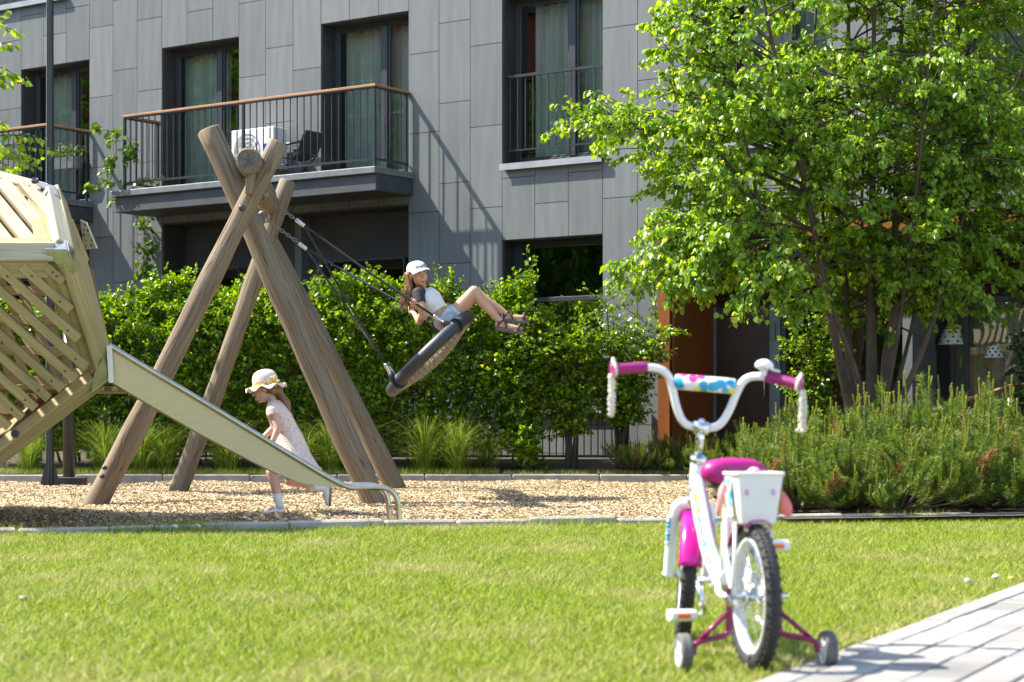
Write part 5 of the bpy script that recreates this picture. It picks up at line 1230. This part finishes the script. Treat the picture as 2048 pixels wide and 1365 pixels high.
def leg(h_,k_,a_,heel,toe):
    g.chain([h_,h_.lerp(k_,.5),k_],[.068,.058,.042],14); dn=(a_-k_).normalized(); bk=V((-dn.z,0,dn.x)); bk=bk if bk.x>0 else -bk
    g.chain([k_,k_.lerp(a_,.32)+bk*.008,k_.lerp(a_,.75),a_],[.042,.043,.032,.027],14); g.chain([a_,heel],[.027,.024],10); g.chain([heel,heel.lerp(toe,.55)+(a_-heel)*.25,toe],[.024,.026,.018],10)
fN=(pt(582,906,Z-.06),pt(543,945,Z-.07),pt(558,1006,Z-.07),pt(562,1024,Z-.07),pt(533,1026,Z-.07))
fF=(pt(584,906,Z+.06),pt(580,962,Z+.07),pt(642,976,Z+.07),pt(655,977,Z+.07),pt(654,1003,Z+.07))
leg(*fN); leg(*fF)
blob('body',g,M['skin_fair'],gr_,.0045,3); facebits(A,rot,hh,gr_)
r_,f_,u_=basis(fdir,upd)
g=MB(); g.sphere(A(0,-.10,.12),(.37*hh,.42*hh,.39*hh),18,12,rot); g.chain([A(0,-.46,.0),A(0,-.58,-.22),A(0,-.52,-.45)],[.035,.028,.024],10); g.chain([A(.3,-.12,.1),A(.3,-.3,-.18),A(0,-.5,-.25)],[.03,.028,.03],10); g.chain([A(-.3,-.12,.1),A(-.3,-.3,-.18),A(0,-.5,-.25)],[.03,.028,.03],10)
q=A(0,-.55,-.40); tip=pt(577,826,Z)
for k in range(7): g.chain([q,q.lerp(tip,.5)+V((random.gauss(.012,.01),random.gauss(0,.015),.01)),tip+V((random.gauss(0,.012),random.gauss(0,.015),random.gauss(0,.02)))],[.024,.022,.006],8)
blob('hair',g,M['hair2'],gr_,.006,2)
# hat: crown and wavy brim
hu=V((-.16,0,.985)).normalized(); hf=V((-1,0,-.16)).normalized(); hs=V((0,1,0)); hC=pt(531,767,Z); g=MB()
g.loft([(hC+hu*z*.9,hf,hs,.099*k,.095*k) for z,k in ((-.015,1.02),(.02,1.0),(.05,.98),(.08,.88),(.103,.68),(.116,.40),(.121,.12))],32)
hat=obj('hat',g,M['hat'],gr_)
g=MB(); prev=None; n=72
rings=[]
for r,dz in ((.096,0),(.118,-.007),(.140,-.016),(.160,-.024)):
    rings.append(g.add([hC+hf*math.cos(2*math.pi*k/n)*r*1.0+hs*math.sin(2*math.pi*k/n)*r*.95+hu*(dz-.012+(r-.096)*.26*math.sin(2*math.pi*k/n*8+.6)) for k in range(n)]))
for a,b in zip(rings,rings[1:]):
    for k in range(n): g.face((a+k,a+(k+1)%n,b+(k+1)%n,b+k),True)
o=obj('hat_brim',g,M['hat'],hat); s_=o.modifiers.new('thick','SOLIDIFY'); s_.thickness=.004
g=MB(); g.loft([(hC+hu*(-.012),hf,hs,.1032,.0992),(hC+hu*.004,hf,hs,.1022,.0982)],32,False); obj('hat_ribbon',g,M['ribbon'],hat)
bq=hC-hf*.080-hs*.064+hu*.0; g=MB()
for a in (0,1.2,2.4,3.6,4.9):
    e=(-hf*.5*math.cos(a)+hu*math.sin(a)-hs*.3).normalized(); g.sphere(bq+e*.026,(.026,.010,.014),10,8,Matrix((e,e.cross(hs).normalized(),e.cross(e.cross(hs)).normalized())).transposed())
obj('bow',g,M['ribbon'],hat)
g=MB(); g.tube([hC-hs*.09+hf*.02-hu*.01,A(.33,.02,-.2),A(.12,.12,-.5),A(-.12,.12,-.5),hC+hs*.09+hf*.02-hu*.01],.003,6); obj('chin_strap',g,M['white_cloth'],hat)
# dress
g=MB(); D=[(c,x,y,rx+.010,ry+.010) for c,x,y,rx,ry in TB[:4]]
sk=[(lerp(wa,hp,.5),side_,fr,.135,.112),(pt(588,900,Z),side_,V((-.95,0,.30)).normalized(),.165,.142),(pt(597,922,Z),side_,V((-.93,0,.36)).normalized(),.20,.185)]
g.loft(D+sk[:1]+sk[1:],30,True)
for s,e in((shN,elN),(shF,elF)): g.tube([nk.lerp(s,.35),s.lerp(nk,.08),s.lerp(e,.10),s.lerp(e,.34)],[.045,.050,.052,.050],16)
blob('dress',g,M['pale_dress'],gr_,.006,2)
# hem ruffle
g=MB(); c,x,y,rx,ry=sk[-1]; n=64; ax=x.cross(y).normalized(); ax=ax if ax.z<0 else -ax
r0=g.add([c+x*math.cos(2*math.pi*k/n)*rx*.985+y*math.sin(2*math.pi*k/n)*ry*.985-ax*.01 for k in range(n)]); r1=g.add([c+x*math.cos(2*math.pi*k/n)*rx*(1.05+.03*math.sin(k*1.2))+y*math.sin(2*math.pi*k/n)*ry*(1.06+.03*math.sin(k*1.2))+ax*.035 for k in range(n)])
for k in range(n): g.face((r0+k,r0+(k+1)%n,r1+(k+1)%n,r1+k),True)
o=obj('hem_ruffle',g,M['pale_dress'],gr_); s_=o.modifiers.new('thick','SOLIDIFY'); s_.thickness=.003
for h_,k_ in((fN[0],fN[1]),(fF[0],fF[1])):
    g=MB(); g.tube([h_,h_.lerp(k_,.5),h_.lerp(k_,.86),h_.lerp(k_,.93)],[.076,.068,.054,.048],16); obj('bloomers',g,M['pale_dress'],gr_)
for h_,k_,a_,he,to in(fN,fF):
    dn=(a_-k_).normalized(); g=MB(); g.tube([k_.lerp(a_,.70),k_.lerp(a_,.85),a_,a_.lerp(he,.7)],[.036,.034,.031,.030],14); obj('sock',g,M['white_cloth'],gr_)
    ft=(to-he).normalized(); upv=(a_-he); upv=(upv-ft*upv.dot(ft)).normalized(); sd=ft.cross(upv)
    g=MB(); g.loft([(he-ft*.03+upv*.0,sd,upv,.02,.022),(he-ft*.012+upv*.004,sd,upv,.030,.034),(he.lerp(to,.35)+upv*.002,sd,upv,.033,.034),(he.lerp(to,.7)-upv*.002,sd,upv,.036,.026),(to+ft*.012-upv*.004,sd,upv,.032,.021),(to+ft*.035-upv*.006,sd,upv,.016,.013)],16)
    so_=obj('shoe',g,M['shoe'],gr_)
    g=MB(); g.loft([(he-ft*.034-upv*.027,sd,ft,.0,.0)]*0+[(he.lerp(to,t)-upv*.026+ft*e,sd,upv,w_,.007) for t,e,w_ in((0,-.034,.018),(0,-.015,.031),(.4,0,.034),(.75,0,.037),(1,.015,.033),(1,.038,.014))],14,True,True,.7); obj('shoe_sole',g,M['shoe_sole'],so_)
# ---------------------------------------------------------------- children's bicycle (local: x right, y forward, z up)
M['bwhite']=pm('white_bike_paint',(.80,.80,.78),(.77,.77,.75),scale=3,rough=.22); M['magenta']=pm('magenta_paint',(.48,.008,.24),(.43,.006,.21),scale=4,rough=.2)
M['grip']=pm('magenta_grip',(.32,.012,.15),(.27,.01,.12),scale=60,rough=.55,bump=.3,bscale=200); M['saddle']=pm('magenta_saddle',(.40,.008,.18),(.36,.008,.16),scale=10,rough=.38)
M['tyre']=pm('tyre_rubber',(.022,.022,.023),(.035,.034,.033),scale=40,rough=.72); M['chrome']=pm('chrome',(.72,.73,.74),(.66,.67,.68),scale=8,rough=.14,metal=1.)
M['rimw']=pm('pale_rim',(.70,.71,.70),(.64,.65,.64),scale=6,rough=.35); M['orange']=pm('orange_reflector',(.85,.17,.01),(.75,.13,.01),scale=60,rough=.3)
M['wplastic']=pm('white_basket_plastic',(.76,.75,.70),(.72,.71,.66),scale=4,rough=.4); M['coral']=pm('coral_plastic',(.75,.20,.18),(.68,.17,.15),scale=5,rough=.45)
M['coral_pale']=pm('pale_coral_plastic',(.80,.42,.40),(.76,.38,.36),scale=5,rough=.45); M['darkmag']=pm('dark_magenta_steel',(.24,.008,.075),(.20,.006,.06),scale=8,rough=.28); M['streamer']=pm('cream_streamer',(.72,.65,.54),(.62,.55,.45),scale=20,rough=.6)
M['greywheel']=pm('small_wheel_tyre',(.10,.095,.09),(.14,.135,.125),scale=30,rough=.8)
def dots(name,basec,cols,scale):
    m,nt,N,L,B=new_mat(name); vec=coords(N,L,'Object',(1,1,1)); vo=N.new('ShaderNodeTexVoronoi'); vo.inputs['Scale'].default_value=scale; L.new(vec,vo.inputs['Vector'])
    sp_=N.new('ShaderNodeSeparateColor'); L.new(vo.outputs['Color'],sp_.inputs[0]); cr=N.new('ShaderNodeValToRGB'); cr.color_ramp.interpolation='CONSTANT'; e=cr.color_ramp.elements; e[0].color=c4(cols[0]); e[1].color=c4(cols[-1]); e[1].position=1-1/len(cols)
    for i,c in enumerate(cols[1:-1]): q=e.new((i+1)/len(cols)); q.color=c4(c)
    L.new(sp_.outputs[0],cr.inputs['Fac']); mx=N.new('ShaderNodeMix'); mx.data_type='RGBA'; gt=N.new('ShaderNodeMath'); gt.operation='GREATER_THAN'; gt.inputs[1].default_value=.60; L.new(vo.outputs['Distance'],gt.inputs[0]); L.new(gt.outputs[0],mx.inputs['Factor']); L.new(cr.outputs['Color'],mx.inputs['A']); mx.inputs['B'].default_value=c4(basec)
    L.new(mx.outputs['Result'],B.inputs['Base Color']); B.inputs['Roughness'].default_value=.4; return m
CO=[(.02,.30,.62),(.80,.70,.02),(.80,.80,.78),(.04,.42,.68),(.80,.72,.05),(.70,.04,.25),(.03,.36,.62)]
M['spots']=dots('colour_spots',(.80,.80,.78),CO,38); M['spots_small']=dots('colour_spots_small',(.80,.80,.78),CO,40)
bk=thing('bicycle','white and magenta children bicycle with training wheels and rear basket standing on the lawn','bicycle',V((.700,5.64,0)),None,(0,0,R(9.6)))
def B_(name,mb,mat,parent=None,bevel=0,seg=2): return obj(name,mb,mat,parent or bk,bevel,world=False,seg=seg)
WR=.212; WB=.735
HA=V((0,-.34,.94)).normalized(); HP=V((0,.655,.50)); ST=Matrix.Translation(HP)@Matrix.Rotation(R(-14),4,HA)@Matrix.Translation(-HP)
def S_(mb): mb.xform(ST); return mb
def wheel(c,steer):
    f=S_ if steer else (lambda m:m)
    g=MB(); ax=V((1,0,0)); g.torus(c,ax,WR-.024,.024,56,12)
    for k in range(76):   # knobs
        a=2*math.pi*k/76; e=V((0,math.cos(a),math.sin(a))); tn=V((0,-math.sin(a),math.cos(a)))
        for x_,tl in ((-.012,.3),(.004,-.3),(.0185,.0),(-.020,.0)):
            if (k%2 and abs(x_)>.018): continue
            rr=WR-.024+math.sqrt(max(0,.024**2-x_*x_)); q=c+e*(rr+.0005)+ax*x_; rot=Matrix((ax,tn,e)).transposed()@Matrix.Rotation(tl,3,'Z'); g.box(q,(.008,.0085,.005),rot)
    w_=B_('tyre',f(g),M['tyre']) if False else None
    wm=MB(); wm.torus(c,ax,WR-.047,.010,56,10,rx=.019); wo=B_('front_wheel' if steer else 'rear_wheel',f(wm),M['rimw'])
    B_('tyre',f(g),M['tyre'],wo)
    h=MB(); h.tube([c-ax*.035,c-ax*.022,c-ax*.02,c+ax*.02,c+ax*.022,c+ax*.035],[.016,.022,.014,.014,.022,.016],16); h.cyl(c-ax*.06,c+ax*.06,.0055,8); B_('hub',f(h),M['chrome'],wo)
    s=MB()
    for k in range(20):
        a=2*math.pi*k/20; e=V((0,math.cos(a),math.sin(a))); e2=V((0,math.cos(a+.45*(1 if k%4<2 else -1)),math.sin(a+.45*(1 if k%4<2 else -1)))); s.cyl(c+ax*(.020 if k%2 else -.020)+e2*.019,c+e*(WR-.055),.0016,5)
    B_('spokes',f(s),M['chrome'],wo)
    return wo
RW=V((0,0,WR)); FW=V((0,WB,WR)); wheel(RW,False); wheel(FW,True)
def fender(c,a0,a1,steer,mat):
    g=MB(); n=24; R2=WR+.014; prev=None
    for i in range(n+1):
        a=lerp(a0,a1,i/n); e=V((0,math.cos(a),math.sin(a))); k=[]
        for j in range(9):
            t=(j/8*2-1); k.append(c+e*(R2-.022*t*t*abs(t))+V((.036*math.sin(t*1.35)/math.sin(1.35),0,0)))
        q=g.add(k)
        if prev is not None:
            for j in range(8): g.face((prev+j,prev+j+1,q+j+1,q+j),True)
        prev=q
    o=B_('fender',S_(g) if steer else g,mat); s=o.modifiers.new('thick','SOLIDIFY'); s.thickness=.0025; return o
fender(FW,R(58),R(168),True,M['magenta']); fender(RW,R(35),R(104),False,M['magenta'])
# fork: flat white blades arching from the crown
g=MB()
for s in(-1,1):
    P=smoothp([V((.012*s,.672,.452)),V((.05*s,.678,.45)),V((.062*s,.69,.40)),V((.062*s,.715,.29)),V((.060*s,WB,WR-.005))],2); g.tube(P,[.019]*len(P),12,True,squash=.75)
B_('fork',S_(g),M['bwhite'])
g=MB(); 
for s in(-1,1):
    for k in range(7): q=V((.062*s,.69,.40)).lerp(V((.062*s,.715,.29)),k/8); g.sphere(q+V((.0125*s,-.006,0)),(.008,.009,.009),8,6)
B_('fork_decal',S_(g),M['spots_small'])
for s in(-1,1): g=MB(); g.cyl(V((.055*s,WB,WR)),V((.082*s,WB,WR)),.007,8); B_('axle_nut',S_(g),M['chrome'])
# head tube and stem
ht=V((0,.625,.592)); hb=V((0,.668,.470)); d=(ht-hb).normalized()
g=MB(); g.cyl(hb,ht,.021,18); B_('head_tube',g,M['bwhite'])
g=MB(); g.tube([ht-d*.004,ht,ht+d*.014,ht+d*.016],[.024,.025,.025,.020],18); B_('headset',S_(g),M['chrome']); g=MB(); g.tube([hb-d*.016,hb-d*.012,hb+d*.006],[.02,.026,.025],18); B_('headset',S_(g),M['chrome'])
sc=ht+d*.112
g=MB(); g.cyl(ht+d*.01,sc,.0125,14); g.cyl(sc+V((-.024,0,0)),sc+V((.024,0,0)),.021,16); g.cyl(sc+d*.01,sc+d*.028,.009,8); B_('stem',S_(g),M['chrome'])
# handlebar
def bar(s): return [sc,sc+V((.03*s,0,0)),sc+V((.060*s,-.002,.012)),sc+V((.085*s,-.01,.06)),sc+V((.103*s,-.02,.125)),sc+V((.122*s,-.028,.165)),sc+V((.155*s,-.036,.178)),sc+V((.200*s,-.05,.176)),sc+V((.290*s,-.085,.160))]
hb_=MB(); P=smoothp(bar(-1)[::-1]+bar(1)[1:],3); hb_.tube(P,.0125,14); hbo=B_('handlebar',S_(hb_),M['bwhite'])
g=MB(); g.cyl(sc+V((-.103,-.02,.140)),sc+V((.103,-.02,.140)),.0095,12); B_('crossbar',S_(g),M['bwhite'],hbo)
g=MB(); g.tube([sc+V((x,-.02,.140)) for x in (-.096,-.092,.092,.096)],[.021,.025,.025,.021],22); B_('bar_pad',S_(g),M['spots'],hbo)
for s in(-1,1):
    a,b=bar(s)[7],bar(s)[8]; u=(b-a).normalized(); a=b-u*.108
    g=MB(); P=[];rr=[]
    for k in range(23): P.append(a.lerp(b,k/22)); rr.append(.0165 if k%2 else .0178)
    P+= [b+u*.001,b+u*.008]; rr+=[.024,.024]; g.tube(P,rr,16); B_('grip',S_(g),M['grip'],hbo)
    g=MB(); q=b+u*.002
    g.torus(q,u,.021,.006,16,6); 
    g.chain([q+V((0,0,.015)),q+V((.004*s,0,.034))],[.010,.005],8)
    for k in range(6):
        o_=V((random.gauss(0,.004)+.006*s,random.gauss(0,.006),0)); P=[q+V((0,0,-.015))+o_]; n=16
        for i in range(n): 
            t=(i+1)/n; P.append(q+o_+V((.012*t+random.gauss(0,.0025),-.004*i/n+random.gauss(0,.002),-.015-.135*t*(1-.12*(k%3)))))
        g.tube(P,[.0045+.003*(i%2) for i in range(n+1)],6)
    B_('streamer',S_(g),M['streamer'],hbo)
g=MB(); q=bar(1)[7]+V((-.020,-.004,.022)); g.loft([(q+V((0,0,z)),(1,0,0),(0,1,0),r,r) for z,r in((0,.014),(.006,.028),(.016,.030),(.026,.024),(.032,.012),(.034,.004))],20); g.beam(q+V((.02,-.012,.004)),q+V((.050,-.014,-.002)),.012,.006); g.cyl(q+V((0,0,-.02)),q,.012,10); B_('bell',S_(g),M['bwhite'],hbo)
g=MB(); P=smoothp([sc+V((.16,-.06,.17)),sc+V((.12,-.11,.10)),sc+V((.05,-.05,-.02)),V((.03,.66,.43)),V((.05,.70,.36))],2); g.tube(P,.003,6)
# frame: swept main tube with a second lower tube
fr_=MB(); P=smoothp([hb.lerp(ht,.62),V((0,.56,.44)),V((0,.46,.30)),V((0,.36,.25)),V((0,.30,.24))],3); fr_.tube(P,.021,16)
P2=smoothp([hb.lerp(ht,.2),V((0,.58,.37)),V((0,.47,.265)),V((0,.34,.226))],3); fr_.tube(P2,.018,16)
fr_.tube([V((0,.335,.19)),V((0,.27,.42)),V((0,.262,.455))],[.017,.016,.016],14)
fr_.cyl(V((-.036,.335,.232)),V((.036,.335,.232)),.023,16)
for s in(-1,1):
    fr_.tube(smoothp([V((.015*s,.335,.225)),V((.042*s,.22,.195)),V((.060*s,.0,WR))],2),.0105,10); fr_.tube(smoothp([V((.012*s,.268,.41)),V((.045*s,.15,.335)),V((.060*s,.0,WR))],2),.0095,10)
fro=B_('frame',fr_,M['bwhite'])
g=MB()
def decal(P,r,a0,a1,t0,t1,n=14):
    prev=None
    for i in range(n+1):
        p=sample(P,lerp(t0,t1,i/n)); q=sample(P,min(1,lerp(t0,t1,i/n)+.02)); dd=(q-p).normalized(); x=V((1,0,0)); y=dd.cross(x).normalized()
        k=g.add([p+(x*math.cos(a)+y*math.sin(a))*(r+.0012) for a in np.linspace(a0,a1,7)])
        if prev is not None:
            for j in range(6): g.face((prev+j,prev+j+1,k+j+1,k+j),True)
        prev=k
for s in(0,math.pi): decal(P,.021,s-.85,s+.85,.08,.62)
B_('frame_decal',g,M['spots_small'],fro)
g=MB(); 
for s in(0,math.pi): decal(P,.0216,s+.3,s+.95,.02,.5)
B_('frame_stripe',g,M['magenta'],fro)
# saddle
g=MB(); g.cyl(V((0,.268,.42)),V((0,.255,.545)),.0125,12); B_('seat_post',g,M['chrome'])
sd=MB(); secs=[]
for y,wx,zt,th in ((.172,.066,.592,.024),(.183,.094,.604,.038),(.22,.101,.609,.042),(.27,.086,.604,.038),(.32,.048,.596,.034),(.37,.030,.590,.028),(.405,.022,.588,.022),(.418,.010,.585,.012)):
    secs.append((V((0,y,zt-th)),V((1,0,0)),V((0,0,1)),wx,th))
sd.loft(secs,28,True,True,.8); so_=B_('saddle',sd,M['saddle'])
g=MB(); g.loft([(V((0,y,zt-2*th-.004)),V((1,0,0)),V((0,0,1)),wx*.9,.006) for (y,wx,zt,th) in ((.185,.086,.594,.032),(.22,.094,.598,.036),(.27,.080,.594,.034),(.33,.044,.590,.031))],20); g.tube([V((.03,.20,.525)),V((.025,.30,.522))],.005,6); g.tube([V((-.03,.20,.525)),V((-.025,.30,.522))],.005,6); B_('saddle_base',g,M['tyre'],so_)
# rear basket: tapered open box, doll seat flap
def basket():
    y0,y1=-.085,.085; g=MB(); zb,zt=.412,.572
    def ringp(z,k,ins=0): return [V((x*(.064*k+.0-ins),y*(.058*k-ins)+.005,z)) for x,y in ((-1,-.6),(-.85,-1),(.85,-1),(1,-.6),(1,.6),(.85,1),(-.85,1),(-1,.6))]
    R_=[g.add(ringp(zb+.012,.86)),g.add(ringp(zb+.04,.96)),g.add(ringp(zt-.01,1.18)),g.add(ringp(zt-.008,1.26)),g.add(ringp(zt,1.26)),g.add(ringp(zt,1.12)),g.add(ringp(zb+.02,.84))]
    for a,b in zip(R_,R_[1:]):
        for k in range(8): g.face((a+k,a+(k+1)%8,b+(k+1)%8,b+k))
    g.face([R_[0]+k for k in range(8)][::-1]); g.face([R_[-1]+k for k in range(8)]); return g
bo=B_('rear_basket',basket(),M['wplastic'],None,.006)
M['lilac']=pm('lilac_mark',(.75,.35,.70),rough=.5)
g=MB()
for x in(-.038,.040): g.loft([(V((x,-.0632,.515+.008*i)),(1,0,0),(0,1,0),.0045*(1-.25*abs(i)),.004) for i in(-1,0,1)],8)
B_('basket_mark',g,M['lilac'],bo)
g=MB()
for s in(-1,1): g=MB(); q=[V((s*.0665,-.025,.445)),V((s*.0665,.035,.445)),V((s*.0765,.04,.55)),V((s*.0765,-.03,.55))]; b=g.add([p+V((.003*s,0,0)) for p in q]+[p-V((.002*s,0,0)) for p in q]); g.face((b,b+1,b+2,b+3)); g.face((b+7,b+6,b+5,b+4)); B_('basket_sticker',g,M['spots_small'],bo)
g=MB(); q=V((.098,-.01,.475)); g.loft([(V((.06,.0,.495)),V((0,1,0)),V((0,0,1)),.012,.026),(V((.082,-.005,.485)),V((0,1,0)),V((0,0,1)),.014,.034),(V((.098,-.010,.470)),V((0,1,0)),V((0,0,1)),.013,.030),(V((.108,-.014,.460)),V((0,1,0)),V((0,0,1)),.008,.016)],12,True,True,.7)
B_('doll_seat_flap',g,M['coral'],bo)
g=MB(); g.loft([(V((-.066,.05,.53)),V((1,0,0)),V((0,0,1)),.010,.025),(V((-.078,.07,.50)),V((1,0,0)),V((0,0,1)),.010,.030),(V((-.084,.08,.46)),V((1,0,0)),V((0,0,1)),.007,.02)],12); B_('doll_seat_flap',g,M['coral_pale'],bo)
g=MB(); g.sphere(V((.006,.02,.570)),(.020,.02,.016),12,8); B_('doll_seat_knob',g,M['coral_pale'],bo)
g=MB()
for s in(-1,1): g.tube([V((.05*s,.02,.43)),V((.058*s,.0,.33)),V((.066*s,0,WR))],.006,8)
g.beam(V((0,.0,.43)),V((0,.0,.40)),.05,.04,(0,1,0)); B_('basket_stay',g,M['bwhite'],bo)
# cranks, pedals, chain guard
BBp=V((0,.335,.232)); cr_=MB(); 
cl=BBp+V((-.066,-.03,-.102)); cr2=BBp+V((.075,.03,.102))
cr_.cyl(BBp-V((.078,0,0)),BBp+V((.078,0,0)),.009,10); cr_.tube([BBp+V((-.075,0,0)),cl],[.012,.009],10); cr_.tube([BBp+V((.075,0,0)),cr2],[.012,.009],10); cko=B_('crank',cr_,M['chrome'])
for q,s in((cl,-1),(cr2,1)):
    g=MB(); c=q+V((.070*s if s<0 else .100,0,0)); g.loft([(c+V((x,0,0)),V((0,1,0)),V((0,0,1)),wy,.0175) for x,wy in((-.042,.024),(-.036,.033),(.036,.033),(.042,.026))],16,True,True,.5); g.cyl(q,c,.006,8); po_=B_('pedal',g,M['bwhite'],cko,.004)
    for yy in(-1,1): g=MB(); g.bx(c.x-.02,c.x+.02,c.y+yy*.0335-.002,c.y+yy*.0335+.002,c.z-.007,c.z+.007); B_('reflector',g,M['orange'],po_)
g=MB()
for x_ in(.046,):
    P=[V((x_,.335+.055*math.cos(a),.232+.055*math.sin(a))) for a in np.linspace(-1.3,1.9,12)]+[V((x_,.0+.03*math.cos(a),WR+.03*math.sin(a))) for a in np.linspace(1.7,4.6,8)]
    b0=g.add(P); b1=g.add([p+V((.016,0,0)) for p in P]); n=len(P); g.face([b0+k for k in range(n)][::-1]); g.face([b1+k for k in range(n)])
    for k in range(n): g.face((b0+k,b0+(k+1)%n,b1+(k+1)%n,b1+k))
B_('chain_guard',g,M['bwhite'],None,.004)
g=MB(); g.tube(smoothp([V((-.07,.02,.215)),V((-.075,-.03,.2)),V((-.088,-.05,.195))],2),.008,8); g.cyl(V((-.062,0,WR)),V((-.09,0,WR)),.0085,6); B_('axle_nut',g,M['chrome']); g=MB(); g.cyl(V((.062,0,WR)),V((.10,0,WR)),.0085,6); B_('axle_nut',g,M['chrome'])
# training wheels
for s in(-1,1):
    hubc=V((.215*s,-.02,.056)); t=MB()
    t.beam(V((.074*s,.0,WR+.025)),V((.074*s,-.0,.115)),.020,.006,(0,1,0)); t.tube(smoothp([V((.076*s,0,.135)),V((.078*s,0,.105)),V((.10*s,-.005,.098)),V((.16*s,-.015,.088)),V((.182*s,-.018,.078)),V((.186*s,-.02,.05))],2),.0085,10)
    t.tube([V((.078*s,0,.165)),V((.165*s,-.015,.092))],.0075,10); ao=B_('training_wheel',t,M['darkmag'])
    g=MB(); g.loft([(hubc+V((x,0,0)),V((0,1,0)),V((0,0,1)),r,r) for x,r in((-.0165,.040),(-.0165,.050),(-.012,.0555),(-.008,.0555),(-.007,.0545),(-.006,.0555),(-.001,.0555),(0,.0545),(.001,.0555),(.006,.0555),(.007,.0545),(.008,.0555),(.012,.0555),(.0165,.050),(.0165,.040))],36,False); B_('tyre',g,M['greywheel'],ao)
    g=MB(); g.loft([(hubc+V((x,0,0)),V((0,1,0)),V((0,0,1)),r,r) for x,r in((-.0165,.0415),(-.010,.036),(-.010,.014),(-.019,.012),(-.019,.001))],30,False); g.loft([(hubc+V((x,0,0)),V((0,1,0)),V((0,0,1)),r,r) for x,r in((.0165,.0415),(.010,.036),(.010,.014),(.019,.012),(.019,.001))],30,False)
    for k in range(5): a=2*math.pi*k/5; e=V((0,math.cos(a),math.sin(a))); g.beam(hubc+e*.012-V((.012,0,0)),hubc+e*.04-V((.012,0,0)),.008,.006,(1,0,0)); g.beam(hubc+e*.012+V((.012,0,0)),hubc+e*.04+V((.012,0,0)),.008,.006,(1,0,0))
    g.cyl(hubc-V((.03*s,0,0)),hubc+V((.022*s,0,0)),.006,8); B_('rim',g,M['rimw'],ao)
# small litter on the lawn edge
for px,py,cc,lab in ((1935,1172,'white_cloth','crumpled white paper scrap on the grass close to the path'),(1992,1163,'white_cloth','folded pale paper strip on the grass near the right picture edge'),(2022,1166,'ribbon','tiny yellow scrap on the grass at the right picture edge'),(46,1208,'edging','pale pebble lying on the lawn at the lower left')):
    z=EYE*FP/(py-HY); c=pt(px,py,z); g=MB(); g.sphere(c+V((0,0,.022)),(.020,.013,.008),9,6,Matrix.Rotation(random.uniform(-.4,.4),3,'Y')@Matrix.Rotation(random.uniform(0,3),3,'Z'))
    for i in range(len(g.v)): g.v[i]=tuple(V(g.v[i])+V((random.gauss(0,.003),random.gauss(0,.003),random.gauss(0,.003))))
    o=obj('pebble' if cc=='edging' else 'paper_scrap',g,M[cc]); tag(o,lab,'pebble' if cc=='edging' else 'litter')
